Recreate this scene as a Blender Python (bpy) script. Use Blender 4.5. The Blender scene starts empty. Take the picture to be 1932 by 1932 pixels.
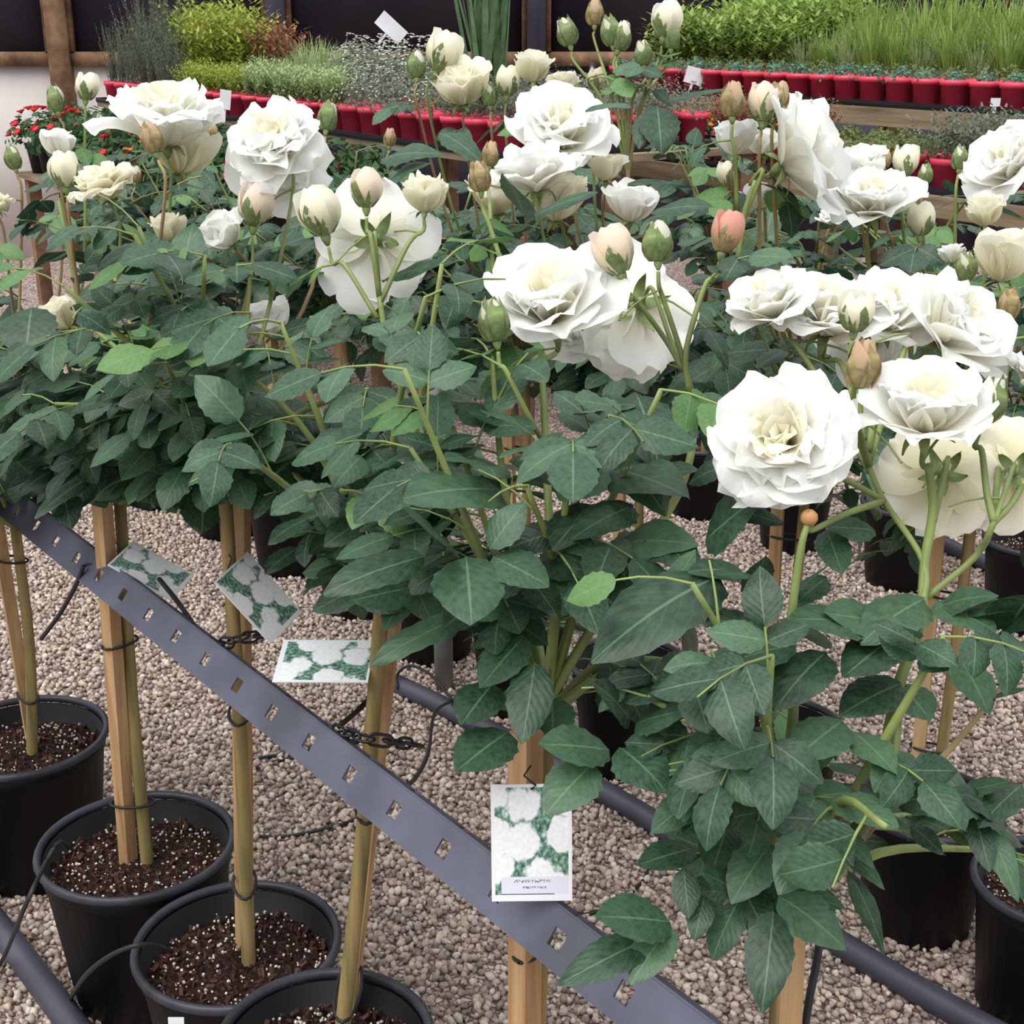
import bpy, math, random
import numpy as np
from mathutils import Vector, Matrix, Euler

random.seed(11)
rng = np.random.default_rng(11)
SC = bpy.context.scene
COL = SC.collection
rad = math.radians

# ------------------------------------------------------------------ camera
F, CX, CY = 2600.0, 966.0, 966.0
PITCH = rad(19.6)
CAM = Vector((0, 0, 1.45))
FW = Vector((0, math.cos(PITCH), -math.sin(PITCH)))
UP = Vector((0, math.sin(PITCH), math.cos(PITCH)))
RT = Vector((1, 0, 0))
cd = bpy.data.cameras.new('camera')
cd.sensor_width = 36; cd.lens = 36 * F / 1932; cd.clip_start = 0.05; cd.clip_end = 200
cam = bpy.data.objects.new('camera', cd); COL.objects.link(cam)
cam.location = CAM; cam.rotation_euler = (math.pi / 2 - PITCH, 0, 0)
SC.camera = cam

# ------------------------------------------------------------------ light: even overcast sky, a very soft veiled sun
world = bpy.data.worlds.new('overcast_sky'); SC.world = world
world.use_nodes = True
wn, wl = world.node_tree.nodes, world.node_tree.links
wn.clear()
wo = wn.new('ShaderNodeOutputWorld'); bg = wn.new('ShaderNodeBackground')
tc = wn.new('ShaderNodeTexCoord'); sx = wn.new('ShaderNodeSeparateXYZ')
mr = wn.new('ShaderNodeMapRange')       # overcast sky: the zenith is about three times as bright as the horizon
mr.inputs[1].default_value = 0; mr.inputs[2].default_value = 1
mr.inputs[3].default_value = 0.40; mr.inputs[4].default_value = 1.2
bg.inputs[0].default_value = (0.93, 0.97, 1.0, 1)
wl.new(tc.outputs['Generated'], sx.inputs[0]); wl.new(sx.outputs[2], mr.inputs[0])
wl.new(mr.outputs[0], bg.inputs[1]); wl.new(bg.outputs[0], wo.inputs[0])
sd = bpy.data.lights.new('veiled_sun', 'SUN'); sd.energy = 1.7; sd.angle = rad(50); sd.color = (1.0, 0.975, 0.93)
sun = bpy.data.objects.new('veiled_sun', sd); COL.objects.link(sun)
sun.rotation_euler = Euler((rad(24), rad(-22), 0))
sun.location = (-1, -1, 6)
SC.view_settings.view_transform = 'Standard'; SC.view_settings.look = 'None'
SC.view_settings.exposure = 0.55; SC.view_settings.gamma = 1.0
SC.view_settings.use_curve_mapping = False

# ------------------------------------------------------------------ helpers
def P(px, py, z):                      # a point of the photograph at depth z metres
    return CAM + RT * ((px - CX) / F * z) - UP * ((py - CY) / F * z) + FW * z
def ray(px, py):
    return RT * ((px - CX) / F) - UP * ((py - CY) / F) + FW
def PH(px, py, h):                     # ... on the level h
    r = ray(px, py); return CAM + r * ((h - CAM.z) / r.z)
def PY(px, py, y):                     # ... at the distance y
    r = ray(px, py); return CAM + r * (y / r.y)
def CD(r, u, t):                       # right / up / towards the viewer -> world direction
    return (RT * r + UP * u - FW * t).normalized()

WM = {}
def link(o, parent=None, M=None):
    M = M or Matrix.Identity(4)
    COL.objects.link(o)
    if parent is not None:
        o.parent = parent
        o.matrix_basis = WM[parent].inverted() @ M
    else:
        o.matrix_basis = M
    WM[o] = M
    return o
def tag(o, label, cat, group=None, kind=None):
    o['label'] = label; o['category'] = cat
    if group: o['group'] = group
    if kind: o['kind'] = kind
    return o
def empty(name, loc, label=None, cat=None, group=None):
    o = bpy.data.objects.new(name, None); o.empty_display_size = 0.05
    link(o, None, Matrix.Translation(loc))
    if label: tag(o, label, cat, group)
    return o
def obj(name, mesh, parent=None, M=None):
    return link(bpy.data.objects.new(name, mesh), parent, M)

class MB:
    """collects shapes, builds ONE mesh"""
    def __init__(s): s.v = []; s.f = []; s.uv = []; s.mi = []
    def add(s, v, f, uv=None, mi=0):
        n = len(s.v); s.v += [tuple(p) for p in v]; s.f += [tuple(i + n for i in q) for q in f]
        s.uv += list(uv) if uv is not None else [(0.5, 0.5)] * len(v); s.mi += [mi] * len(f)
    def mesh(s, name, mats, smooth=True):
        m = bpy.data.meshes.new(name); m.from_pydata(s.v, [], s.f)
        if not isinstance(mats, (list, tuple)): mats = [mats]
        for a in mats: m.materials.append(a)
        if len(mats) > 1: m.polygons.foreach_set('material_index', s.mi)
        if smooth: m.polygons.foreach_set('use_smooth', [True] * len(m.polygons))
        ul = m.uv_layers.new(name='UVMap')
        li = np.empty(len(m.loops), dtype=np.int32); m.loops.foreach_get('vertex_index', li)
        ul.data.foreach_set('uv', np.array(s.uv, dtype=np.float32)[li].ravel())
        m.update(); return m
    def tube(s, pts, r, n=6, mi=0, cap=True):
        pts = [Vector(p) for p in pts]; N = len(pts)
        rs = r if isinstance(r, (list, tuple)) else [r] * N
        v, uv = [], []; ref = Vector((0.3, 0.9, 0.2))
        for i in range(N):
            t = (pts[min(i + 1, N - 1)] - pts[max(i - 1, 0)]).normalized()
            a = t.cross(ref)
            if a.length < 0.05: a = t.cross(Vector((1, 0, 0)))
            a.normalize(); b = t.cross(a); ref = -a.cross(t) if False else ref
            for k in range(n):
                c = 2 * math.pi * k / n
                v.append(pts[i] + (a * math.cos(c) + b * math.sin(c)) * rs[i]); uv.append((k / n, i / max(1, N - 1)))
        f = [(i * n + k, i * n + (k + 1) % n, (i + 1) * n + (k + 1) % n, (i + 1) * n + k) for i in range(N - 1) for k in range(n)]
        if cap: f += [tuple(range(n - 1, -1, -1)), tuple((N - 1) * n + k for k in range(n))]
        s.add(v, f, uv, mi)
    def box(s, M, sx, sy, sz, mi=0):
        v = [M @ Vector((x * sx / 2, y * sy / 2, z * sz / 2)) for x in (-1, 1) for y in (-1, 1) for z in (-1, 1)]
        s.add(v, [(0, 1, 3, 2), (4, 6, 7, 5), (0, 4, 5, 1), (2, 3, 7, 6), (0, 2, 6, 4), (1, 5, 7, 3)], None, mi)
    def lathe(s, prof, n=32, mi=0, closed=False):
        v = []; K = len(prof)
        for (r, z) in prof:
            for k in range(n):
                a = 2 * math.pi * k / n; v.append((r * math.cos(a), r * math.sin(a), z))
        f = [(i * n + k, i * n + (k + 1) % n, ((i + 1) % K) * n + (k + 1) % n, ((i + 1) % K) * n + k) for i in range(K - (0 if closed else 1)) for k in range(n)]
        s.add(v, f, None, mi)

def smooth_path(pts, sub=4):           # Catmull-Rom
    pts = [Vector(p) for p in pts]
    if len(pts) < 3: return [pts[0].lerp(pts[-1], i / sub) for i in range(sub + 1)]
    q = [2 * pts[0] - pts[1]] + pts + [2 * pts[-1] - pts[-2]]; out = []
    for i in range(1, len(q) - 2):
        for k in range(sub):
            t = k / sub
            out.append(0.5 * ((2 * q[i]) + (q[i + 1] - q[i - 1]) * t + (2 * q[i - 1] - 5 * q[i] + 4 * q[i + 1] - q[i + 2]) * t * t
                              + (3 * q[i] - q[i - 1] - 3 * q[i + 1] + q[i + 2]) * t ** 3))
    return out + [pts[-1]]
def frame(origin, x, z, sx=1, sy=None, sz=None):
    x = x.normalized(); z = (z - x * z.dot(x))
    if z.length < 1e-4: z = x.orthogonal()
    z.normalize(); y = z.cross(x)
    sy = sx if sy is None else sy; sz = sx if sz is None else sz
    return Matrix(((x.x * sx, y.x * sy, z.x * sz, origin.x), (x.y * sx, y.y * sy, z.y * sz, origin.y), (x.z * sx, y.z * sy, z.z * sz, origin.z), (0, 0, 0, 1)))
def aim(origin, axis, s=1, spin=0):    # local z along axis
    q = axis.normalized().to_track_quat('Z', 'Y')
    return Matrix.Translation(origin) @ q.to_matrix().to_4x4() @ Matrix.Rotation(spin, 4, 'Z') @ Matrix.Scale(s, 4)
def rnd(a, b): return random.uniform(a, b)
def rvec(): return Vector((random.gauss(0, 1), random.gauss(0, 1), random.gauss(0, 1))).normalized()

# ------------------------------------------------------------------ materials
def lin(c):
    return tuple(((x / 255) / 12.92 if x / 255 <= 0.04045 else ((x / 255 + 0.055) / 1.055) ** 2.4) for x in c) + (1,)
class Mat:
    def __init__(s, name, rough=0.6, spec=0.4):
        s.m = bpy.data.materials.new(name); s.m.use_nodes = True
        s.n, s.l = s.m.node_tree.nodes, s.m.node_tree.links
        s.b = s.n['Principled BSDF']; s.out = s.n['Material Output']
        s.b.inputs['Roughness'].default_value = rough; s.b.inputs['Specular IOR Level'].default_value = spec
    def node(s, t, **k):
        x = s.n.new(t)
        for a, b in k.items(): setattr(x, a, b)
        return x
    def noise(s, scale, detail=3, coord='Object'):
        x = s.node('ShaderNodeTexNoise'); x.inputs['Scale'].default_value = scale; x.inputs['Detail'].default_value = detail
        t = s.node('ShaderNodeTexCoord'); s.l.new(t.outputs[coord], x.inputs['Vector']); return x.outputs['Fac']
    def ramp(s, fac, stops):
        r = s.node('ShaderNodeValToRGB'); e = r.color_ramp.elements
        while len(e) < len(stops): e.new(0.5)
        for i, (p, c) in enumerate(stops): e[i].position = p; e[i].color = lin(c) if len(c) == 3 else c
        s.l.new(fac, r.inputs[0]); return r.outputs[0]
    def mix(s, fac, a, b, mode='MIX'):
        x = s.node('ShaderNodeMix', data_type='RGBA', blend_type=mode)
        for sock, v in ((x.inputs[0], fac), (x.inputs[6], a), (x.inputs[7], b)):
            if isinstance(v, bpy.types.NodeSocket): s.l.new(v, sock)
            else: sock.default_value = v
        return x.outputs[2]
    def color(s, c):
        if isinstance(c, bpy.types.NodeSocket): s.l.new(c, s.b.inputs['Base Color'])
        else: s.b.inputs['Base Color'].default_value = lin(c)
        s.col = c
    def bump(s, h, strength=0.3, dist=0.01):
        x = s.node('ShaderNodeBump'); x.inputs['Strength'].default_value = strength; x.inputs['Distance'].default_value = dist
        s.l.new(h, x.inputs['Height']); s.l.new(x.outputs[0], s.b.inputs['Normal'])
    def translucent(s, amount, tint=None):
        t = s.node('ShaderNodeBsdfTranslucent'); a = s.node('ShaderNodeMixShader'); a.inputs[0].default_value = amount
        if tint is not None: t.inputs[0].default_value = lin(tint)
        elif isinstance(s.col, bpy.types.NodeSocket): s.l.new(s.col, t.inputs[0])
        else: t.inputs[0].default_value = lin(s.col)
        s.l.new(s.b.outputs[0], a.inputs[1]); s.l.new(t.outputs[0], a.inputs[2]); s.l.new(a.outputs[0], s.out.inputs[0])
    def rand(s):
        return s.node('ShaderNodeObjectInfo').outputs['Random']
    def uv(s):
        t = s.node('ShaderNodeTexCoord'); q = s.node('ShaderNodeSeparateXYZ'); s.l.new(t.outputs['UV'], q.inputs[0]); return q.outputs[0], q.outputs[1]
    def math(s, op, a, b=0.0, c=0.0):
        x = s.node('ShaderNodeMath', operation=op)
        for i, v in enumerate((a, b, c)):
            if isinstance(v, bpy.types.NodeSocket): s.l.new(v, x.inputs[i])
            else: x.inputs[i].default_value = v
        return x.outputs[0]

def plain(name, c, rough=0.6, spec=0.4, var=0.25, scale=20, bump=0.0, dist=0.004):
    m = Mat(name, rough, spec); n = m.noise(scale)
    d = tuple(max(0, x * (1 - var)) for x in c); e = tuple(min(255, x * (1 + var * 0.7)) for x in c)
    m.color(m.ramp(n, [(0.3, d), (0.7, e)]))
    if bump: m.bump(n, bump, dist)
    return m.m

def leaf_mat(name, dark, mid, light, trans=0.22, rough=0.42, veins=True):
    m = Mat(name, rough, 0.45)
    r = m.rand()
    base = m.ramp(r, [(0.0, dark), (0.5, mid), (1.0, light)])
    n = m.noise(9, 2); base = m.mix(0.35, base, m.ramp(n, [(0.35, dark), (0.75, light)]))
    if veins:
        u, v = m.uv()
        au = m.math('ABSOLUTE', m.math('SUBTRACT', u, 0.5))
        rib = m.math('LESS_THAN', au, 0.022)
        w = m.math('SINE', m.math('MULTIPLY', m.math('SUBTRACT', v, m.math('MULTIPLY', au, 0.75)), 48.0))
        side = m.math('MULTIPLY', m.math('GREATER_THAN', w, 0.88), 0.06)
        base = m.mix(m.math('MAXIMUM', m.math('MULTIPLY', rib, 0.40), side), base, lin((130, 160, 120)))
        m.bump(w, 0.10, 0.001)
    m.color(base); m.translucent(trans, None)
    return m.m
M_LEAF = leaf_mat('rose_leaf', (28, 52, 37), (46, 78, 54), (84, 118, 86))
M_YLEAF = leaf_mat('young_rose_leaf', (72, 110, 60), (88, 130, 72), (112, 150, 88), 0.3)

def petal_mat(name, tip, base, blush=None):
    m = Mat(name, 0.55, 0.25); u, v = m.uv()
    c = m.ramp(v, [(0.0, base), (0.35, tuple((a + b) / 2 for a, b in zip(tip, base))), (0.75, tip)])
    if blush:
        c = m.mix(m.math('MULTIPLY', m.ramp(m.noise(60, 2, 'UV'), [(0.45, (0, 0, 0)), (0.7, (255, 255, 255))]), 0.75), c, lin(blush))
    m.color(c); m.translucent(0.45, None)
    w = m.noise(14, 2, 'UV'); m.bump(w, 0.12, 0.004)
    return m.m
M_WHITE = petal_mat('white_petal', (253, 253, 251), (247, 244, 226))
M_CREAM = petal_mat('cream_petal', (252, 249, 234), (240, 233, 196))
M_BLUSH = petal_mat('blush_petal', (251, 242, 226), (238, 230, 188), (244, 206, 188))
M_TAN = petal_mat('tan_bud_petal', (226, 200, 168), (196, 180, 124), (224, 176, 146))
M_PINK = petal_mat('pink_bud_petal', (238, 190, 172), (200, 176, 120), (226, 130, 118))
M_SEPAL = plain('sepal_green', (118, 134, 84), 0.6, 0.3, 0.22, 4)
M_SEPALB = plain('sepal_bronze', (150, 132, 92), 0.6, 0.3, 0.25, 4)
M_STEM = plain('green_stem', (128, 142, 82), 0.5, 0.4, 0.22, 14)
M_STEMB = plain('reddish_stem', (146, 124, 86), 0.55, 0.35, 0.25, 14)
M_HIP = plain('orange_hip', (188, 140, 88), 0.5, 0.4, 0.2, 60)

def trunk_mat():
    m = Mat('rose_trunk', 0.7, 0.3); t = m.node('ShaderNodeTexCoord'); mp = m.node('ShaderNodeMapping'); mp.inputs['Scale'].default_value = (60, 60, 5)
    n = m.node('ShaderNodeTexNoise'); n.inputs['Scale'].default_value = 1; n.inputs['Detail'].default_value = 5
    m.l.new(t.outputs['Object'], mp.inputs[0]); m.l.new(mp.outputs[0], n.inputs['Vector'])
    m.color(m.ramp(n.outputs['Fac'], [(0.3, (100, 92, 56)), (0.5, (138, 122, 78)), (0.7, (166, 138, 98))])); m.bump(n.outputs['Fac'], 0.5, 0.003); return m.m
M_TRUNK = trunk_mat()
def wood_mat(name, a, b, c, sc=(50, 50, 2.5)):
    m = Mat(name, 0.75, 0.25); t = m.node('ShaderNodeTexCoord'); mp = m.node('ShaderNodeMapping'); mp.inputs['Scale'].default_value = sc
    n = m.node('ShaderNodeTexNoise'); n.inputs['Scale'].default_value = 1; n.inputs['Detail'].default_value = 6; n.inputs['Roughness'].default_value = 0.6
    m.l.new(t.outputs['Object'], mp.inputs[0]); m.l.new(mp.outputs[0], n.inputs['Vector'])
    m.color(m.ramp(n.outputs['Fac'], [(0.28, a), (0.5, b), (0.72, c)])); m.bump(n.outputs['Fac'], 0.3, 0.002); return m.m
M_STAKE = wood_mat('stake_wood', (146, 110, 74), (180, 146, 106), (202, 170, 128))
M_FRAME = wood_mat('brown_frame_wood', (84, 62, 50), (128, 98, 76), (160, 128, 98), (8, 8, 8))
M_PLANK = wood_mat('weathered_plank', (98, 84, 66), (132, 114, 92), (158, 140, 116), (3, 3, 40))
M_POT = plain('black_plastic', (10, 10, 13), 0.5, 0.25, 0.3, 12, 0.05)
M_RIM = plain('scuffed_black_rim', (50, 50, 60), 0.45, 0.45, 0.3, 18)
M_PIPE = plain('grey_black_pipe', (66, 66, 78), 0.48, 0.5, 0.15, 8)
M_BAR = plain('dark_slate_metal', (88, 90, 106), 0.5, 0.45, 0.18, 10, 0.06)
M_TUBE = plain('black_rubber_tube', (34, 34, 38), 0.5, 0.4, 0.2, 30)
M_RED = plain('red_plastic', (240, 70, 98), 0.42, 0.45, 0.12, 9)
M_TRAY = plain('black_tray', (24, 22, 28), 0.6, 0.4, 0.2, 9)
M_WTAG = plain('white_card', (232, 232, 238), 0.5, 0.3, 0.05, 9)
M_PVC = plain('grey_post', (150, 150, 144), 0.6, 0.4, 0.12, 9)
M_WALLW = plain('white_wall_panel', (232, 224, 220), 0.8, 0.2, 0.05, 3)
M_PERL = plain('perlite', (215, 205, 195), 0.8, 0.2, 0.12, 200)
M_BARK = plain('bark_chip', (78, 54, 46), 0.85, 0.2, 0.4, 60)

def soil_mat():
    m = Mat('potting_soil', 0.95, 0.15); n = m.noise(150, 6)
    m.color(m.ramp(n, [(0.35, (24, 16, 15)), (0.55, (56, 38, 33)), (0.70, (92, 64, 56)), (0.82, (180, 160, 150))])); m.bump(n, 1.0, 0.012); return m.m
M_SOIL = soil_mat()
def glass_mat():
    m = Mat('dark_pane', 0.35, 0.4); n = m.noise(0.9, 2)
    m.color(m.ramp(n, [(0.3, (40, 36, 48)), (0.7, (64, 58, 74))])); return m.m
M_PANE = glass_mat()
def gravel_mats():
    m = Mat('gravel_bed', 0.9, 0.2); t = m.node('ShaderNodeTexCoord')
    v = m.node('ShaderNodeTexVoronoi'); v.inputs['Scale'].default_value = 70; m.l.new(t.outputs['Object'], v.inputs['Vector'])
    d = m.node('ShaderNodeTexVoronoi', feature='DISTANCE_TO_EDGE'); d.inputs['Scale'].default_value = 70; m.l.new(t.outputs['Object'], d.inputs['Vector'])
    c = m.ramp(v.outputs['Color'], [(0.1, (140, 120, 112)), (0.5, (194, 170, 160)), (0.9, (218, 200, 190))])
    c = m.mix(m.ramp(d.outputs['Distance'], [(0.0, (255, 255, 255)), (0.16, (0, 0, 0))]), c, lin((62, 52, 48)))
    m.color(c); m.bump(d.outputs['Distance'], 0.8, 0.01)
    p = Mat('gravel_stone', 0.85, 0.25); a = p.node('ShaderNodeAttribute', attribute_name='stone')
    n = p.noise(160, 3); p.color(p.mix(0.25, a.outputs['Color'], p.ramp(n, [(0.3, (110, 96, 90)), (0.7, (214, 198, 186))]))); return m.m, p.m
M_GRAVEL, M_STONE = gravel_mats()

def foliage_mat(name, a, b, c, trans=0.3):
    m = Mat(name, 0.6, 0.25); u, v = m.uv()
    n = m.noise(22, 3); m.color(m.mix(0.5, m.ramp(u, [(0, a), (0.5, b), (1, c)]), m.ramp(n, [(0.3, a), (0.7, c)]))); m.translucent(trans); return m.m
M_GRASS = foliage_mat('bright_grass', (96, 130, 58), (138, 168, 80), (180, 196, 110))
M_GRASS2 = foliage_mat('pale_grass', (108, 136, 84), (150, 172, 116), (196, 204, 150))
M_HERB = foliage_mat('yellow_green_herb', (110, 140, 52), (150, 172, 70), (190, 186, 90))
M_GREY = foliage_mat('grey_green_herb', (78, 92, 76), (112, 122, 104), (150, 156, 138))
M_BLUEG = foliage_mat('blue_green_rosette', (60, 104, 86), (92, 136, 116), (132, 166, 140))
M_SEDUM = foliage_mat('sedum_green', (70, 92, 52), (104, 124, 72), (140, 152, 96))
M_DKG = foliage_mat('deep_green_bush', (38, 66, 42), (58, 92, 56), (86, 118, 72))
M_STRAP = foliage_mat('strap_leaf', (70, 104, 70), (98, 130, 90), (150, 172, 130))
M_BRONZE = foliage_mat('bronze_foliage', (96, 56, 48), (130, 80, 62), (164, 108, 80))
M_REDFL = plain('red_blossom', (196, 44, 48), 0.6, 0.2, 0.25, 40)
M_ORFL = plain('orange_blossom', (236, 126, 50), 0.6, 0.2, 0.2, 40)
M_WHFL = plain('tiny_white_blossom', (235, 232, 226), 0.6, 0.2, 0.05, 40)

# ================================================================== the setting
def struct(name, mesh, M=None, parent=None):
    o = obj(name, mesh, parent, M)
    if parent is None: o['kind'] = 'structure'
    return o
mb = MB(); mb.add([(-9, -3, 0), (9, -3, 0), (9, 12, 0), (-9, 12, 0)], [(0, 1, 2, 3)])
fl = struct('floor', mb.mesh('gravel_floor', M_GRAVEL)); fl['label'] = 'pinkish grey gravel ground of the nursery'

def gravel():
    base = np.array([(0, 0, 1)] + [(math.cos(a) * .894, math.sin(a) * .894, .447) for a in np.arange(5) * 2 * math.pi / 5]
                    + [(math.cos(a) * .894, math.sin(a) * .894, -.447) for a in (np.arange(5) + .5) * 2 * math.pi / 5] + [(0, 0, -1)])
    fc = [(0, 1 + i, 1 + (i + 1) % 5) for i in range(5)] + [(1 + i, 6 + i, 1 + (i + 1) % 5) for i in range(5)] \
        + [(1 + (i + 1) % 5, 6 + i, 6 + (i + 1) % 5) for i in range(5)] + [(6 + i, 11, 6 + (i + 1) % 5) for i in range(5)]
    fc = np.array(fc)
    sp = 0.0122; pts = []
    y = 1.35
    while y < 4.4:
        z = y * math.cos(PITCH) + 1.45 * math.sin(PITCH); hw = 966 / F * z + 0.22
        xs = np.arange(-hw, hw, sp); k = len(xs)
        pts.append(np.stack([xs + rng.normal(0, .004, k), np.full(k, y) + rng.normal(0, .004, k)], 1)); y += sp
    pts = np.concatenate(pts); n = len(pts)
    shapes = base[None] * (1 + rng.normal(0, .24, (12, 12, 1))) + rng.normal(0, .07, (12, 12, 3))
    V = shapes[rng.integers(0, 12, n)] * (rng.uniform(.0042, .0082, (n, 1, 1)) * rng.uniform(.75, 1.25, (n, 1, 3)))
    q = rng.normal(size=(n, 4)); q /= np.linalg.norm(q, axis=1, keepdims=True); w, x, yy, zz = q.T
    R = np.stack([1 - 2 * (yy * yy + zz * zz), 2 * (x * yy - zz * w), 2 * (x * zz + yy * w), 2 * (x * yy + zz * w), 1 - 2 * (x * x + zz * zz), 2 * (yy * zz - x * w),
                  2 * (x * zz - yy * w), 2 * (yy * zz + x * w), 1 - 2 * (x * x + yy * yy)], 1).reshape(n, 3, 3)
    V = np.einsum('nij,nkj->nki', R, V)
    V[..., 0] += pts[:, None, 0]; V[..., 1] += pts[:, None, 1]; V[..., 2] += rng.uniform(.001, .009, (n, 1))
    Fc = (fc[None] + (np.arange(n) * 12)[:, None, None]).reshape(-1)
    me = bpy.data.meshes.new('gravel'); nf = n * 20
    me.vertices.add(n * 12); me.vertices.foreach_set('co', V.ravel().astype(np.float32))
    me.loops.add(nf * 3); me.loops.foreach_set('vertex_index', Fc.astype(np.int32))
    me.polygons.add(nf); me.polygons.foreach_set('loop_start', np.arange(0, nf * 3, 3, dtype=np.int32))
    pal = np.array([lin(c) for c in ((186, 166, 154), (204, 188, 174), (166, 146, 134), (216, 202, 190), (148, 130, 120), (198, 174, 154), (124, 110, 104), (192, 177, 166))])
    col = pal[rng.integers(0, 8, n)] * rng.uniform(.75, 1.12, (n, 1)); col[:, 3] = 1
    at = me.attributes.new('stone', 'FLOAT_COLOR', 'POINT'); at.data.foreach_set('color', np.repeat(col, 12, axis=0).astype(np.float32).ravel())
    me.materials.append(M_STONE); me.update(); me.validate()
    o = obj('gravel', me); tag(o, 'loose pinkish grey angular gravel covering the ground', 'gravel', kind='stuff')
gravel()

# back wall: white panels below, dark panes in brown frames above
WY = 9.0
def wx(px): return (px - CX) / F * (WY * math.cos(PITCH) + 0.25 * math.sin(PITCH))
SILL = 1.19
XW = wx(300)
mb = MB(); mb.box(Matrix.Translation(((-7 + XW) / 2, WY + .06, SILL / 2)), XW + 7, .08, SILL)
wall = struct('wall_left', mb.mesh('wall_left', M_WALLW)); wall['label'] = 'white lower panel of the back wall under the dark panes'
mb = MB(); mb.box(Matrix.Translation(((7 + XW) / 2, WY + .06, SILL / 2)), 7 - XW, .08, SILL)
wall = struct('wall_back', mb.mesh('wall_back', M_PANE)); wall['label'] = 'dark lower part of the back wall behind the benches'
posts = [-4.4, wx(118), wx(527), 0.15, 1.6, 3.1, 4.6]
for i in range(len(posts) - 1):
    a, b = posts[i] + .05, posts[i + 1] - .05
    e = MB(); e.box(Matrix.Translation(((a + b) / 2, WY + .03, SILL + .95)), b - a, .02, 1.75)
    w = struct('window_%d' % (i + 1), e.mesh('pane', M_PANE)); w['label'] = 'dark purple-grey pane of the back wall'
    for (cx_, cz, sx_, sz_) in (((a + b) / 2, SILL + .04, b - a, .085), ((a + b) / 2, SILL + 1.85, b - a, .09), (a + .02, SILL + .95, .04, 1.75), (b - .02, SILL + .95, .04, 1.75)):
        e = MB(); e.box(Matrix.Translation((cx_, WY, cz)), sx_, .06, sz_); obj('window_frame', e.mesh('window_frame', M_FRAME), w)
for i, x in enumerate(posts):
    e = MB(); e.box(Matrix.Translation((x, WY - .03, 1.55)), .125 if i == 1 else .115, .09, 3.1)
    t = struct('trim_%d' % (i + 1), e.mesh('post', M_FRAME if i in (0, 1) else M_PANE)); t['label'] = 'upright post of the back wall'

# ================================================================== rose parts
def leaf_mesh(k, mat, name):
    mb = MB(); NV = 13; us = (-1, -.5, 0, .5, 1)
    fold = rnd(.10, .34); droop = rnd(.04, .26); wave = rnd(0, .035); tw = rnd(-.25, .25); ph = rnd(0, 6)
    v, uv = [], []
    for i in range(NV):
        t = i / (NV - 1)
        w = .335 * (math.sin(math.pi * t ** .82)) ** .72 if 0 < t < 1 else 0.012
        if 0 < i < NV - 1: w *= (1.045 if i % 2 else .955)
        for u in us:
            y = u * w; x = t - (.035 * abs(u) if i % 2 else 0) * .5
            z = fold * abs(y) * (1 - .6 * abs(u)) * 1.2 - droop * t * t + wave * math.sin(7 * t + ph + u) * abs(u) - .10 * abs(u) ** 3 * w
            a = tw * t; y, z = y * math.cos(a) - z * math.sin(a) * .5, z + y * math.sin(a)
            v.append((x, y, z)); uv.append((u * .5 + .5, t))
    n = 5; f = [(i * n + k_, (i + 1) * n + k_, (i + 1) * n + k_ + 1, i * n + k_ + 1) for i in range(NV - 1) for k_ in range(n - 1)]
    f = [q[::-1] for q in f]
    mb.add(v, f, uv); return mb.mesh(name, mat), v, f, uv
LEAVES = [leaf_mesh(k, M_LEAF, 'rose_leaf_%d' % k) for k in range(8)]
YLEAVES = [leaf_mesh(k, M_YLEAF, 'young_leaf_%d' % k) for k in range(3)]

def petal_mesh(name, mat, L, W, th0, th1, curl, cup, ruff, r0=.05, z0=0.0, nu=8, nv=8, tw=0):
    v, uv = [], []; r, z = r0, z0; ph = rnd(0, 6.28); ph2 = rnd(0, 6.28); k = rnd(1.6, 2.6); notch = rnd(.0, .09)
    sk = rnd(-.12, .12)
    for i in range(nv + 1):
        t = i / nv
        th = rad(th0 + (th1 - th0) * (t ** .75) + curl * max(0, t - .55) ** 2 / .2)
        if i:
            r += L / nv * math.sin(th); z += L / nv * math.cos(th)
        w = W * (math.sqrt(max(0, 1 - ((t - .64) / .66) ** 2)) if t < .64 else math.sqrt(max(0, 1 - ((t - .64) / .42) ** 2)))
        w = max(w, .05)
        for j in range(nu + 1):
            u = -1 + 2 * j / nu
            dn = cup * u * u * w * (1.25 - t * .5) + ruff * (t ** 2) * (math.sin(k * u * 2.2 + ph) * .8 + .3 * math.sin(k * u * 4.4 + ph2)) * .5
            dl = -notch * math.exp(-(u / .22) ** 2) * t ** 6 * L - .10 * (abs(u) ** 3) * t * L * .3
            y = u * w + sk * t * t * L * .4
            rr = r - math.cos(th) * dn + math.sin(th) * dl; zz = z + math.sin(th) * dn + math.cos(th) * dl
            v.append((rr, y, zz)); uv.append((u * .5 + .5, t))
    n = nu + 1
    f = [(i * n + j, i * n + j + 1, (i + 1) * n + j + 1, (i + 1) * n + j) for i in range(nv) for j in range(nu)]
    mb = MB(); mb.add(v, f, uv); return mb.mesh(name, mat)
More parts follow.
